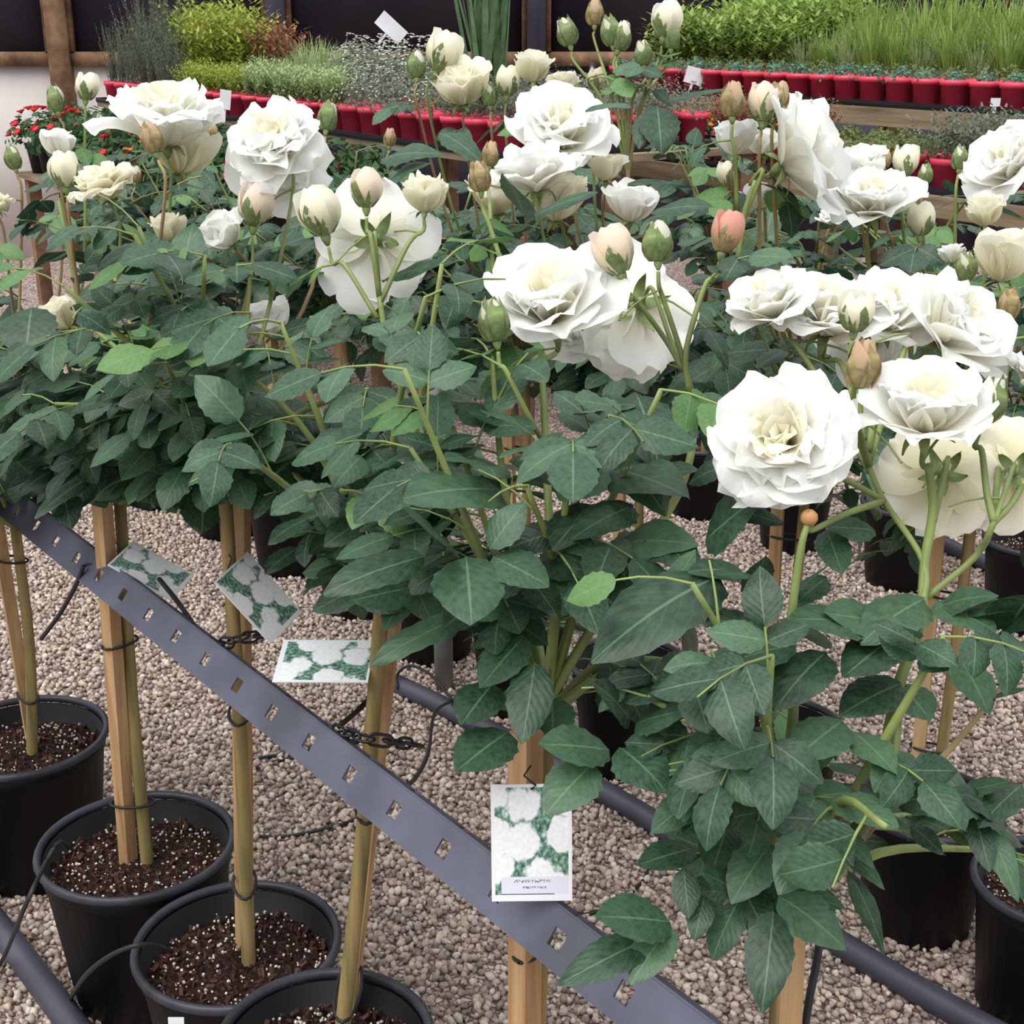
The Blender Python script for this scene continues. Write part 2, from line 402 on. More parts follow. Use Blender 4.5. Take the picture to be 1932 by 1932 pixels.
#            count  L    W    th0 th1 curl cup ruff  r0  z0
WHORLS = {
 'open': [(6, 1.02, .60, 42, 88, 22, .10, .20, .06, .0), (6, .92, .55, 30, 66, 20, .20, .20, .05, .04), (6, .78, .46, 16, 46, 14, .32, .16, .05, .08), (5, .64, .38, 6, 26, 10, .45, .10, .04, .10), (4, .50, .28, 0, 10, 0, .6, .06, .03, .1)],
 'cup':  [(6, 1.04, .64, 46, 64, 42, .18, .20, .06, .0), (6, .98, .58, 32, 46, 34, .28, .18, .05, .04), (6, .88, .48, 16, 30, 24, .4, .14, .05, .08), (5, .76, .38, 6, 16, 10, .5, .08, .04, .10)],
 'full': [(7, 1.0, .60, 44, 86, 20, .12, .26, .06, .0), (8, .93, .50, 34, 70, 16, .2, .30, .05, .03), (8, .84, .42, 22, 54, 14, .3, .26, .05, .06), (7, .74, .32, 12, 36, 10, .4, .2, .05, .08), (6, .60, .28, 4, 18, 6, .5, .12, .04, .10)],
 'half': [(5, 1.08, .62, 34, 26, 70, .42, .10, .07, .0), (5, 1.04, .56, 22, 14, 40, .5, .08, .06, .03), (4, .98, .46, 12, 6, 20, .6, .05, .05, .05), (4, .90, .34, 6, -2, 10, .7, .04, .05, .05)],
}
PET = {}
for t, ws in WHORLS.items():
    for wi, (c, L, W, a, b, cu, cp, rf, r0, z0) in enumerate(ws):
        for mn, mm in (('w', M_WHITE), ('c', M_CREAM)):
            PET[t, wi, mn] = [petal_mesh('%s_petal' % t, mm, L * rnd(.95, 1.05), W * rnd(.92, 1.08), a, b + rnd(-9, 9), cu * rnd(.4, 1.7), cp, rf * rnd(.8, 1.6), r0, z0) for _ in range(4 if mn == 'w' else 2)]

def egg(t, H, R, top=.12): # profile of a bud, t in 0..1
    return R * (math.sin(math.pi * min(1, (.06 + .88 * t))) ** .75) * (1 - .25 * t) + top * R * t * t
def bud_petal(name, mat, H, R, off, open_, nu=6, nv=7, span=1.45):
    v, uv = [], []
    for i in range(nv + 1):
        t = i / nv
        for j in range(nu + 1):
            u = -1 + 2 * j / nu; hw = span * (1 - .55 * max(0, t - .55) ** 2 / .2) * (1 - .25 * abs(u) * t)
            a = u * hw; r = egg(t, H, R) + off * (1 + u * .9) * (.4 + t) + open_ * max(0, t - .5) ** 2 * 2 * (abs(u) + .3)
            v.append((r * math.cos(a), r * math.sin(a), t * H * (1 - .05 * abs(u)))); uv.append((u * .5 + .5, t))
    n = nu + 1; f = [(i * n + j, i * n + j + 1, (i + 1) * n + j + 1, (i + 1) * n + j) for i in range(nv) for j in range(nu)]
    mb = MB(); mb.add(v, f, uv); return mb.mesh(name, mat)
def sepal_mesh(name, mat, H, R, back, length):
    v, uv = [], []; nv = 7
    for i in range(nv + 1):
        t = i / nv; w = (.10 if back else .30) * R * 1.6 * (math.sin(math.pi * (.12 + .88 * t) ** .7) ** .8 if t < 1 else 0.01) + .004
        if back:
            th = rad(40 + back * t ** .7); r = .07 + length * (math.sin(th) * t * .9); z = -.02 + length * t * math.cos(th) * .8
        else:
            tt = min(1, t * length); r = egg(tt, H, R) + .035 + .05 * max(0, t - .75) * 4 * R; z = t * length * H
        for u in (-1, 0, 1):
            v.append((r - (.03 * abs(u) if back else .12 * w * abs(u)), u * w, z)); uv.append((u * .5 + .5, t))
    f = [(i * 3 + j, i * 3 + j + 1, (i + 1) * 3 + j + 1, (i + 1) * 3 + j) for i in range(nv) for j in range(2)]
    mb = MB(); mb.add(v, f, uv); return mb.mesh(name, mat)
def recept(name, mat, s=1):
    mb = MB(); mb.lathe([(.001, -.30 * s), (.05 * s, -.29 * s), (.085 * s, -.22 * s), (.13 * s, -.12 * s), (.14 * s, -.03 * s), (.11 * s, .03 * s), (.001, .05 * s)], 10); return mb.mesh(name, mat)
R_OPEN = recept('receptacle', M_SEPAL, .62)
R_BUD = recept('bud_receptacle', M_SEPAL, .8)
SEP_BACK = [sepal_mesh('sepal_open', M_SEPAL, 1, .5, b, .44) for b in (75, 95, 60)]
BUD = {}
for kind, mat, H, R, op in (('bud', M_CREAM, 1, .40, .16), ('blush', M_BLUSH, 1, .38, .10), ('pink', M_PINK, 1, .34, .05), ('tight', M_TAN, 1, .26, 0.0), ('green', M_CREAM, 1, .27, 0)):
    BUD[kind] = [bud_petal('bud_petal', mat, H, R, .02 + .025 * k, op * (.3 + .35 * k)) for k in range(3)]
SEP = {'bud': sepal_mesh('sepal', M_SEPAL, 1, .40, 0, .62), 'blush': sepal_mesh('sepal', M_SEPAL, 1, .38, 0, .65), 'pink': sepal_mesh('sepal', M_SEPALB, 1, .34, 0, .62),
       'tight': sepal_mesh('sepal', M_SEPALB, 1, .30, 0, .98), 'green': sepal_mesh('sepal', M_SEPAL, 1, .33, 0, 1.06)}
SEPW = {'bud': 1, 'blush': 1, 'pink': 1.1, 'tight': 1.9, 'green': 1.75}

def bloom(tree, kind, px, py, size, z, face, via=None, mat='w', spin=None, stem=True, pull=None):
    """a rose bloom or bud: a part of the tree; its petals and sepals are sub-parts"""
    ax = CD(*face); s = size * z / F
    BLOOMS.append((px, py, size, z))
    spin = rnd(0, 6.28) if spin is None else spin
    c = P(px, py, z)
    if kind in WHORLS:
        sc = s / {'open': 1.85, 'cup': 1.75, 'half': 1.35, 'full': 1.85}[kind]
        o0 = c - ax * sc * {'open': .28, 'cup': .42, 'half': .5, 'full': .32}[kind]
        M = aim(o0, ax, sc, spin)
        o = obj('rose_bloom', R_OPEN, tree.root, M)
        for wi, w in enumerate(WHORLS[kind]):
            for i in range(w[0]):
                a = 2 * math.pi * (i + .5 * (wi % 2)) / w[0] + rnd(-.2, .2)
                m = M @ Matrix.Rotation(a, 4, 'Z') @ Matrix.Rotation(rnd(-.17, .17), 4, 'Y') @ Matrix.Rotation(rnd(-.22, .22), 4, 'X') @ Matrix.Scale(rnd(.86, 1.1), 4)
                obj('petal', random.choice(PET[kind, wi, mat if mat == 'w' and not (wi >= 3) else 'c' if wi >= 2 or mat == 'c' else 'w']), o, m)
        for i in range(5):
            obj('sepal', random.choice(SEP_BACK), o, M @ Matrix.Rotation(i * 1.2566 + rnd(-.2, .2), 4, 'Z'))
        base = o0 - ax * .17 * sc
    elif kind == 'hip':
        M = aim(c, ax, s * .9); mb = MB()
        mb.lathe([(.001, -.5), (.2, -.45), (.45, -.15), (.5, .1), (.36, .38), (.2, .5), (.001, .45)], 12)
        obj('rose_hip', mb.mesh('hip', M_HIP), tree.root, M); base = c - ax * s * .4
    else:
        sc = s * .92; o0 = c - ax * sc * .45; M = aim(o0, ax, sc, spin)
        o = obj('rose_bud', R_BUD, tree.root, M)
        for i in range(6):
            obj('petal', BUD[kind][i // 2], o, M @ Matrix.Rotation(i * 2.399, 4, 'Z') @ Matrix.Scale(1 - .10 * (i // 2 == 0), 4))
        sw = SEPW[kind]
        for i in range(5):
            obj('sepal', SEP[kind], o, M @ Matrix.Rotation(i * 1.2566 + rnd(-.1, .1), 4, 'Z') @ Matrix.Diagonal((1, sw, rnd(.9, 1.08), 1)))
        base = o0 - ax * .26 * sc
    if stem:
        tree.stem(base, ax, via, sc if kind != 'hip' else s)
    return base

# ------------------------------------------------------------------ pots
def pot_meshes(R, H):
    mb = MB(); r = R * .78
    mb.lathe([(.001, 0), (r - .004, 0), (r, .006), (R - .006, H - .035), (R - .003, H - .034), (R - .002, H - .012), (R - .008, H - .01), (r - .002, .02), (.001, .02)], 40)
    rim = MB(); k = 8; rim.lathe([(R + .0005 + .0062 * math.cos(2 * math.pi * i / k), H - .005 + .0075 * math.sin(2 * math.pi * i / k)) for i in range(k)], 40, closed=True)
    return mb.mesh('pot', M_POT), rim.mesh('rim', M_RIM)
POTS = {'big': (.145, .265, pot_meshes(.145, .265)), 'small': (.115, .235, pot_meshes(.115, .235)), 'mid': (.138, .25, pot_meshes(.138, .25)), 'tall': (.127, .30, pot_meshes(.127, .30))}
def soil_mesh(R):
    mb = MB(); v = [(0, 0, .012)]; f = []; n = 28; rings = 9
    for i in range(1, rings + 1):
        for k in range(n):
            a = 2 * math.pi * k / n; r = R * i / rings
            v.append((r * math.cos(a), r * math.sin(a), rnd(-.004, .006) + .010 * (1 - i / rings)))
    f += [(0, 1 + k, 1 + (k + 1) % n) for k in range(n)]
    f += [(1 + (i - 1) * n + k, 1 + i * n + k, 1 + i * n + (k + 1) % n, 1 + (i - 1) * n + (k + 1) % n) for i in range(1, rings) for k in range(n)]
    mb.add(v, f); return mb.mesh('soil', M_SOIL)
def chips_mesh(R, n=700):
    mb = MB()
    for i in range(n):
        r = R * .97 * math.sqrt(random.random()); a = rnd(0, 6.28); s = rnd(.0014, .0034) if i % 2 else rnd(.002, .006)
        M = Matrix.Translation((r * math.cos(a), r * math.sin(a), rnd(.003, .012))) @ Euler((rnd(0, 3), rnd(0, 3), rnd(0, 3))).to_matrix().to_4x4()
        mb.box(M, s * (1 if i % 2 else 2.4), s, s * (1 if i % 2 else .45), 0 if i % 2 else 1)
    return mb.mesh('chips', [M_PERL, M_BARK], False)
SOILS = {k: (soil_mesh(v[0] * .93), chips_mesh(v[0] * .93)) for k, v in POTS.items()}

# ------------------------------------------------------------------ a standard rose
BLOOMS = []
def proj(p):
    d = p - CAM; z = d.dot(FW); return CX + d.dot(RT) / z * F, CY - d.dot(UP) / z * F, z
# openings between the crowns where gravel, pots, stakes or tags stay free of leaves
OPEN = [(-60, 960, 470, 1500), (470, 1010, 560, 1500), (560, 1170, 700, 1500), (700, 1240, 860, 1600), (860, 1455, 1020, 1932), (915, 1455, 1085, 1720), (1020, 1540, 1190, 1932), (1080, 1480, 1210, 1700),
        (1190, 1800, 1420, 1932), (1520, 1780, 1990, 1990), (1630, 1590, 1850, 1810), (1440, 1000, 1500, 1130), (1190, 915, 1300, 985), (1525, 1020, 1570, 1110), (1530, 1240, 1640, 1300), (1755, 1270, 1850, 1400),
        (1590, 1060, 1730, 1110), (1060, 1195, 1125, 1350), (760, 1180, 868, 1400), (1790, 1000, 1932, 1080), (1700, 1330, 1740, 1440), (1480, 1780, 1530, 1932)]
def in_open(p):
    x, y, z = proj(p); return any(a < x < c and b < y < d for (a, b, c, d) in OPEN)
def blocked(M):
    for t in (.25, .6, 1.0):
        x, y, z = proj(M @ Vector((t, 0, 0)))
        for (a, b, c, d) in OPEN:
            if a < x < c and b < y < d: return True
        for (bx, by, bs, bz) in BLOOMS:
            if z < bz + .02 and (x - bx) ** 2 + (y - by) ** 2 < (bs * .52) ** 2: return True
    return False
class Rose:
    def __init__(s, name, label, x, y, pot='big', graft=.83, group=None, crown=(.22, .20), nb=11, nodes=7, nobj=300, trunk_top=None, stake=None, leaf=.052, seed=0, pot_visible=True, low=.3, lean=None, bare_front=False):
        random.seed(100 + seed)
        s.root = empty(name, (x, y, 0), label, 'rose tree', group); s.x, s.y = x, y
        R, H, (pm, rm) = POTS[pot]; B = Matrix.Translation((x, y, 0))
        p = obj('pot', pm, s.root, B); obj('rim', rm, p, B)
        SZ = H - .05; S = Matrix.Translation((x, y, SZ))
        so = obj('soil', SOILS[pot][0], s.root, S @ Matrix.Rotation(rnd(0, 6), 4, 'Z'))
        c = obj('soil_chips', SOILS[pot][1], so, S @ Matrix.Rotation(rnd(0, 6), 4, 'Z')); c['kind'] = 'stuff'
        top = trunk_top or Vector((x + rnd(-.02, .02), y + rnd(-.02, .02), graft))
        bot = Vector((x + .012, y + .005, SZ - .01)); s.graft = top
        mid = bot.lerp(top, .5) + Vector((rnd(-.008, .008), rnd(-.008, .008), 0))
        q = smooth_path([bot, bot.lerp(mid, .12), mid, top], 4); mb = MB()
        mb.tube(q, [.013 if i == 0 else .0105 - .002 * i / len(q) for i in range(len(q))], 9); obj('trunk', mb.mesh('trunk', M_TRUNK), s.root)
        if stake:
            a, b, rot, w = stake; mb = MB(); d = (b - a); M = aim(a.lerp(b, .5), d, 1, rot); mb.box(M, w, w, d.length); obj('stake', mb.mesh('stake', M_STAKE, False), s.root)
            for h in (.33, .60):
                i = min(range(len(q)), key=lambda j: abs(q[j].z - h)); t = (h - a.z) / (b.z - a.z); k = a.lerp(b, t); cpt = (k + q[i]) / 2
                hw = (k - q[i]); hl = hw.length / 2 + .014; e = Vector((hw.x, hw.y, 0)).normalized() if hw.length > .004 else Vector((1, 0, 0)); f_ = Vector((-e.y, e.x, 0))
                ring = [Vector((cpt.x, cpt.y, h)) + e * (hl * math.cos(c_)) + f_ * (.0155 * math.sin(c_)) for c_ in [i_ * math.pi / 8 for i_ in range(17)]]
                mb = MB(); mb.tube(ring, .0022, 5, cap=False); obj('tie', mb.mesh('tie', M_TUBE), s.root)
        s.leaves = []; s.leaf = leaf; s.nobj = nobj; s.pending = []
        cr, ch = crown
        for b in range(nb):
            az = 2 * math.pi * (b + rnd(-.3, .3)) / nb; el = rnd(.15, 1.25) if b >= nb * low else rnd(-.5, .15)
            L = rnd(.75, 1.1)
            d = Vector((math.cos(az) * math.cos(el) * cr, math.sin(az) * math.cos(el) * cr, math.sin(el) * ch * 1.5 + .02)) * L
            if lean: d += Vector(lean) * L
            e = s.graft + d; m = s.graft + d * .45 + Vector((0, 0, .035)) + rvec() * .015
            path = smooth_path([s.graft - Vector((0, 0, .01)), m, e], 5); mb = MB()
            while len(path) > 4 and in_open(path[-1]): path.pop()
            if len(path) <= 4: continue
            N = len(path)
            mb.tube(path, [.0055 - .0035 * i / N for i in range(N)], 6)
            got, mark = 0, len(s.leaves)
            for k in range(nodes):
                t = .16 + .84 * k / (nodes - 1); i = min(int(t * (N - 1)), N - 2); pnt = path[i].lerp(path[i + 1], t * (N - 1) - i)
                tang = (path[i + 1] - path[i]).normalized(); a = k * 2.4 + az
                side = Vector((math.cos(a), math.sin(a), rnd(-.25, .35))); out = Vector((pnt.x - s.graft.x, pnt.y - s.graft.y, 0))
                dr = (side * .8 + tang * .45 + (out.normalized() if out.length > .01 else Vector()) * .55).normalized()
                got += s.compound(mb, pnt, dr, rnd(.8, 1.2), young=(k == nodes - 1 and random.random() < .22))
            if got < max(2, nodes * .55): del s.leaves[mark:]; continue
            obj('branch', mb.mesh('branch', M_STEM), s.root)
    def put_leaf(s, base, d, nrm, L, young=False, wid=1.0):
        s.leaves.append((frame(base, d, nrm, L, L * wid, L), random.randrange(3 if young else 8), young))
    def compound(s, mb, node, d, sc=1, young=False):
        L = s.leaf * sc; R = L * 1.55; g = Vector((0, 0, -1)); npair = 2 if random.random() < .75 else 1
        pts = [node + d * (R * t) + g * (R * .28 * t * t) for t in (0, .35, .7, 1)]
        if in_open(pts[3] + (pts[3] - pts[2]) * 1.2) or in_open(pts[2]): return 0
        mb.tube(pts, [.0014, .0012, .001, .0009], 4, cap=False)
        end = (pts[3] - pts[2]).normalized(); side = end.cross(Vector((0, 0, 1)))
        if side.length < .1: side = Vector((1, 0, 0))
        side.normalize()
        out = Vector((d.x, d.y, 0)); nrm0 = (Vector((0, 0, 1)) * .85 + out * .35 + Vector((0, -.25, 0)) + rvec() * .35).normalized()
        s.put_leaf(pts[3], (end + g * rnd(.0, .35)).normalized(), nrm0, L * 1.12, young)
        for k in range(npair):
            b = pts[2] if k == 0 else pts[1].lerp(pts[2], .05)
            for sg in (-1, 1):
                dd = (side * sg * .9 + end * .5 + g * rnd(0, .35) + rvec() * .12).normalized()
                s.put_leaf(b, dd, (nrm0 + rvec() * .22).normalized(), L * (1 - .14 * k) * rnd(.9, 1.08), young)
        return 1
    def stem(s, base, ax, via, sc, root=False):
        mb = MB(); up = Vector((0, 0, 1))
        if via:
            pts = [base, base - ax * min(.03, .35 * sc)] + [P(*q) for q in via]
            mat = M_STEM; last = pts[-1]
            if root: pts.append(last.lerp(s.graft, .6) - up * .01); pts.append(s.graft)
        else:
            mat = M_STEMB if random.random() < .4 else M_STEM
            d = base - s.graft
            pts = [base, base - ax * .025 - up * .015, s.graft + Vector((d.x * .75, d.y * .75, d.z * .55)) + rvec() * .01, s.graft + d * .25, s.graft]
        q = smooth_path(pts, 5); N = len(q)
        mb.tube(q, [.0019 + (.0012 if via else .0018) * i / N for i in range(N)], 6)
        random_state = random.random()
        for t in ((.28, .5) if not via else (.4,)):
            i = int(t * (N - 1)); dd = Vector((rnd(-1, 1), rnd(-1, .5), rnd(-.2, .4))).normalized()
            if sc > .008 and random_state < .75: s.compound(mb, q[i], dd, rnd(.65, .95), random.random() < .4)
        obj('flower_stem', mb.mesh('flower_stem', mat), s.root)
    def cane(s, pts, r0, r1, mat=None, leaves=0):
        q = smooth_path([P(*p) for p in pts] + [s.graft], 6); N = len(q); mb = MB(); mb.tube(q, [r0 + (r1 - r0) * i / N for i in range(N)], 8)
        for k in range(leaves):
            i = int((.2 + .6 * k / max(1, leaves)) * N); s.compound(mb, q[i], Vector((rnd(-1, 1), rnd(-1, .3), rnd(-.2, .4))).normalized(), rnd(.8, 1.05))
        obj('cane', mb.mesh('cane', mat or M_STEM), s.root)
    def leaf_px(s, x0, y0, x1, y1, z0, z1=None, wid=1.0, n=(0, .75, .65), young=False):
        a, b = P(x0, y0, z0), P(x1, y1, z1 if z1 is not None else z0); d = b - a
        s.hand = getattr(s, 'hand', []); s.hand.append((frame(a, d, CD(*n), d.length, d.length * wid, d.length), random.randrange(8) if not young else random.randrange(3), young))
    def finish(s):
        def key(m): return (m[0].translation - CAM).length + (0 if m[0].translation.z > .6 else .0)
        s.leaves = [m for m in s.leaves if not blocked(m[0])]; s.leaves.sort(key=key); hand = getattr(s, 'hand', [])
        n = max(0, s.nobj - len(hand))
        for (M, k, yg) in hand + s.leaves[:n]:
            obj('leaf', (YLEAVES if yg else LEAVES)[k][0], s.root, M)
        rest = s.leaves[n:]
        if rest:
            mb = MB()
            for (M, k, yg) in rest:
                _, v, f, uv = LEAVES[k]; mb.add([M @ Vector(p) for p in v], f, uv)
            o = obj('inner_leaves', mb.mesh('inner_leaves', M_LEAF), s.root); o['kind'] = 'stuff'

TREES = {}
def stk(x0, y0, x1, y1, Y, h0, rot=.3, w=.02):    # stake from soil to crown, seen at these pixels
    return (PH(x0, y0, h0), PY(x1, y1, Y), rot, w)

FRONT = 'white standard roses of the front row'
T = TREES
T[1] = Rose('potted_rose_tree', 'white standard rose at the left edge, its pot cut by the frame', -.867, 2.16, trunk_top=PY(28, 985, 2.14), stake=stk(62, 1405, -10, 960, 2.14, .215), seed=1, group=FRONT, crown=(.28, .27), nb=19, nodes=8, leaf=.047)
T[2] = Rose('potted_rose_tree', 'white standard rose in the second black pot from the left', -.576, 1.82, trunk_top=PY(226, 940, 1.83), stake=stk(243, 1632, 192, 940, 1.80, .215), seed=2, group=FRONT, crown=(.26, .26), nb=19, nodes=8, leaf=.046)
T[3] = Rose('potted_rose_tree', 'white standard rose in the third pot, bare greenish trunk, tag tilted on its stake', -.381, 1.60, 'mid', trunk_top=PY(424, 930, 1.58), stake=stk(462, 1790, 452, 900, 1.62, .20), seed=3, group=FRONT, crown=(.25, .25), nb=19, nodes=8, leaf=.046)
T[4] = Rose('potted_rose_tree', 'white standard rose with leaning trunk in the pot cut by the bottom edge', -.225, 1.346, 'tall', trunk_top=PY(722, 1120, 1.37), stake=stk(655, 1915, 742, 1130, 1.40, .25), seed=4, group=FRONT, crown=(.23, .25), nb=15, nodes=7, leaf=.046)
T[5] = Rose('potted_rose_tree', 'white standard rose behind the upright picture tag, square stake in front', 0.0, 1.13, 'mid', trunk_top=PY(1030, 1330, 1.15), stake=(Vector((0.012, 1.10, .20)), PY(992, 1380, 1.12), .85, .023), seed=5, group=FRONT, crown=(.20, .24), nb=14, nodes=6, low=.3, leaf=.045)
T[6] = Rose('potted_rose_tree', 'white standard rose with the largest open blooms, right of the front row', .225, .90, 'mid', trunk_top=PY(1490, 1690, .91), stake=(Vector((.235, .89, .20)), PY(1497, 1700, .90), .5, .018), seed=6, group=FRONT, crown=(.19, .19), nb=17, nodes=6, low=.45, leaf=.042)
SECOND = 'white standard roses of the second row'
row2 = [(.69, 1.99), (.49, 2.25), (.235, 2.52), (.02, 2.78), (-.19, 3.05), (-.40, 3.32), (-.62, 3.6), (-.85, 3.88), (-1.1, 4.15)]
lab2 = ['white standard rose in the pot standing right behind the nearest tree', 'white standard rose of the second row hidden behind the nearest tree', 'white standard rose whose pale-rimmed pot shows behind the centre trunk', 'white standard rose whose dark pot stands beside the grey post', 'white standard rose just left of the grey post, second row', 'white standard rose of the second row, fourth from its left end', 'white standard rose of the second row, third from its left end', 'white standard rose of the second row, second from its left end', 'white standard rose at the far left end of the second row']
for i, (x, y) in enumerate(row2):
    T[10 + i] = Rose('potted_rose_tree', lab2[i], x, y, 'small', seed=10 + i, group=SECOND, crown=(.28, .27), nb=18, nodes=7, nobj=280, stake=(Vector((x - .02, y + .01, .19)), Vector((x - .03, y + .02, .9)), .4, .02), leaf=.05, low=.3, graft=.76)
row3 = [(1.30, 3.22), (1.06, 3.5), (.82, 3.78), (.58, 4.06)]
lab3 = ['white standard rose of the third row at the right edge', 'white standard rose of the third row, second from the right edge', 'white standard rose of the third row, third from the right edge', 'white standard rose at the far end of the third row']
for i, (x, y) in enumerate(row3):
    T[20 + i] = Rose('potted_rose_tree', lab3[i], x, y, 'small', seed=30 + i, group='white standard roses of the third row', crown=(.25, .22), nb=11, nodes=6, nobj=180, leaf=.05, low=.3, graft=.76)
T[7] = Rose('potted_rose_tree', 'white standard rose whose pot rim shows at the lower right edge', .815, 1.765, 'small', seed=50, group=SECOND, crown=(.17, .17), nb=9, nodes=5, nobj=200, leaf=.047)

# ------------------------------------------------------------------ blooms and buds (pixel, size, depth, facing)
random.seed(5)
B = bloom
# nearest tree
T[6].cane([(1752, 880, 1.07), (1760, 960, 1.08), (1745, 1060, 1.08), (1735, 1180, 1.07), (1700, 1280, 1.06), (1674, 1400, 1.05), (1662, 1500, 1.04), (1570, 1640, 1.02)], .0032, .006)
T[6].cane([(1640, 880, 1.13), (1668, 945, 1.11), (1742, 1060, 1.08), (1742, 1110, 1.08)][:3] + [(1738, 1150, 1.07), (1702, 1275, 1.06), (1668, 1480, 1.04)], .0024, .003)
T[6].cane([(1524, 988, 1.03), (1512, 1030, 1.03), (1497, 1130, 1.04), (1490, 1210, 1.05), (1497, 1340, 1.05), (1480, 1500, 1.03)], .0024, .005)
T[6].cane([(1935, 1240, 1.08), (1800, 1405, 1.07), (1690, 1510, 1.05), (1580, 1630, 1.03)], .002, .004, M_STEMB)
B(T[6], 'full', 1475, 832, 268, 1.05, (-.36, .30, .88), [(1590, 903, 1.10), (1668, 945, 1.11)])
B(T[6], 'cup', 1745, 768, 235, 1.06, (-.12, .84, .52), [(1755, 880, 1.07)])
B(T[6], 'open', 1775, 905, 230, 1.15, (.15, -.30, -.85), [(1760, 985, 1.08)], 'c')
B(T[6], 'open', 1915, 890, 210, 1.14, (.35, -.05, -.85), [(1875, 985, 1.06), (1840, 1050, 1.08), (1745, 1130, 1.08)], 'c')
B(T[6], 'cup', 1452, 568, 165, 1.20, (-.45, .78, .48), [(1500, 650, 1.2), (1560, 740, 1.19), (1640, 890, 1.13)], 'w')
B(T[6], 'cup', 1560, 588, 205, 1.21, (-.10, .76, .62), [(1590, 690, 1.2), (1630, 830, 1.15)], 'w')
B(T[6], 'cup', 1672, 588, 185, 1.22, (.05, .72, .68), [(1655, 690, 1.2), (1640, 850, 1.14)], 'w')
B(T[6], 'cup', 1812, 612, 225, 1.20, (.55, .52, .62), [(1715, 640, 1.2), (1680, 740, 1.18), (1640, 870, 1.14)], 'w')
B(T[6], 'cup', 1640, 640, 170, 1.28, (.0, -.2, .95), None, 'w', stem=False)
B(T[6], 'bud', 1616, 590, 84, 1.08, (.08, .95, .25), [(1618, 680, 1.09), (1610, 790, 1.12), (1640, 880, 1.13)])
B(T[6], 'tight', 1627, 690, 100, 1.07, (.02, 1, .1), [(1615, 790, 1.1), (1640, 880, 1.13)])
B(T[6], 'green', 1865, 757, 92, 1.08, (.25, .95, .1), [(1852, 850, 1.08), (1862, 930, 1.07), (1875, 985, 1.06)])
B(T[6], 'hip', 1527, 978, 38, 1.03, (-.3, .75, .5), [(1600, 968, 1.07), (1668, 945, 1.11)])
B(T[6], 'tight', 1905, 575, 60, 1.25, (.1, 1, .1), [(1900, 660, 1.25), (1890, 800, 1.2), (1875, 985, 1.06)])
B(T[6], 'cup', 1960, 705, 120, 1.2, (.2, .9, .3), [(1950, 850, 1.2), (1915, 940, 1.1), (1875, 985, 1.06)])
# second from the right
T[5].cane([(1020, 660, 1.28), (1026, 760, 1.27), (1030, 850, 1.26), (1037, 1000, 1.24), (1045, 1150, 1.22)], .003, .005)
T[5].cane([(1290, 690, 1.3), (1310, 790, 1.3), (1280, 930, 1.28), (1150, 1130, 1.24)], .003, .005)
B(T[5], 'cup', 1035, 562, 240, 1.28, (-.15, .70, .70), [(1022, 680, 1.28)])
B(T[5], 'open', 1192, 590, 255, 1.38, (-.25, -.25, -.90), [(1265, 640, 1.31), (1290, 690, 1.30)])
B(T[5], 'blush', 1157, 476, 100, 1.27, (-.35, .92, .1), [(1195, 560, 1.28), (1255, 640, 1.3), (1290, 700, 1.3)])
B(T[5], 'green', 1240, 458, 82, 1.26, (-.05, 1, .1), [(1250, 560, 1.27), (1280, 650, 1.28), (1305, 740, 1.3)])
B(T[5], 'pink', 1370, 440, 85, 1.28, (.22, 1, .1), [(1330, 540, 1.28), (1295, 660, 1.28), (1300, 740, 1.29)])
B(T[5], 'green', 933, 607, 86, 1.22, (-.12, 1, .1), [(955, 700, 1.22), (1000, 790, 1.23), (1030, 840, 1.26)])
B(T[5], 'cup', 1075, 625, 110, 1.37, (.1, -.1, .95), None, 'w', stem=False)
# fourth
T[4].cane([(716, 560, 1.46), (735, 680, 1.46), (765, 750, 1.46), (795, 830, 1.46), (790, 950, 1.45)], .003, .005)
B(T[4], 'open', 712, 455, 235, 1.52, (-.05, .10, -.95), [(716, 560, 1.47)])
B(T[4], 'bud', 602, 402, 100, 1.48, (-.25, .95, .15), [(650, 500, 1.47), (712, 600, 1.46)])
B(T[4], 'blush', 690, 357, 80, 1.46, (-.02, 1, .12), [(700, 450, 1.45), (715, 560, 1.46)])
B(T[4], 'half', 803, 368, 88, 1.48, (.08, .95, .2), [(770, 460, 1.47), (718, 570, 1.46)], 'c')
B(T[4], 'tight', 905, 335, 62, 1.5, (-.1, 1, .1), [(925, 430, 1.5), (960, 540, 1.5)])
B(T[4], 'tight', 925, 292, 50, 1.7, (.1, 1, .1), [(925, 400, 1.6), (930, 520, 1.55)])
# third / second / first
B(T[3], 'full', 518, 268, 185, 1.62, (-.25, .50, .80), None, 'w')
B(T[3], 'cup', 530, 315, 160, 1.69, (.25, -.15, .95), None, 'w', stem=False)
B(T[3], 'blush', 480, 388, 88, 1.62, (.10, .95, .2))
B(T[3], 'half', 420, 440, 80, 1.62, (-.5, .6, .6), None, 'w')
B(T[3], 'green', 617, 222, 55, 1.75, (.1, 1, 0))
B(T[2], 'cup', 308, 222, 225, 1.68, (.0, .90, .42), None, 'w')
B(T[2], 'half', 340, 285, 120, 1.72, (.08, .97, .15), None, 'c', stem=False)
B(T[2], 'tight', 288, 262, 62, 1.60, (-.25, 1, .1))
B(T[2], 'half', 315, 432, 62, 1.66, (.0, .95, .25), None, 'c')
B(T[2], 'cup', 195, 348, 125, 1.75, (-.25, .85, .45), None, 'c')
B(T[2], 'bud', 122, 322, 72, 1.78, (-.05, .98, .15))
B(T[2], 'half', 110, 272, 62, 1.82, (.05, .95, .3), None, 'w')
B(T[1], 'bud', 163, 165, 55, 2.05, (.1, .98, .1))
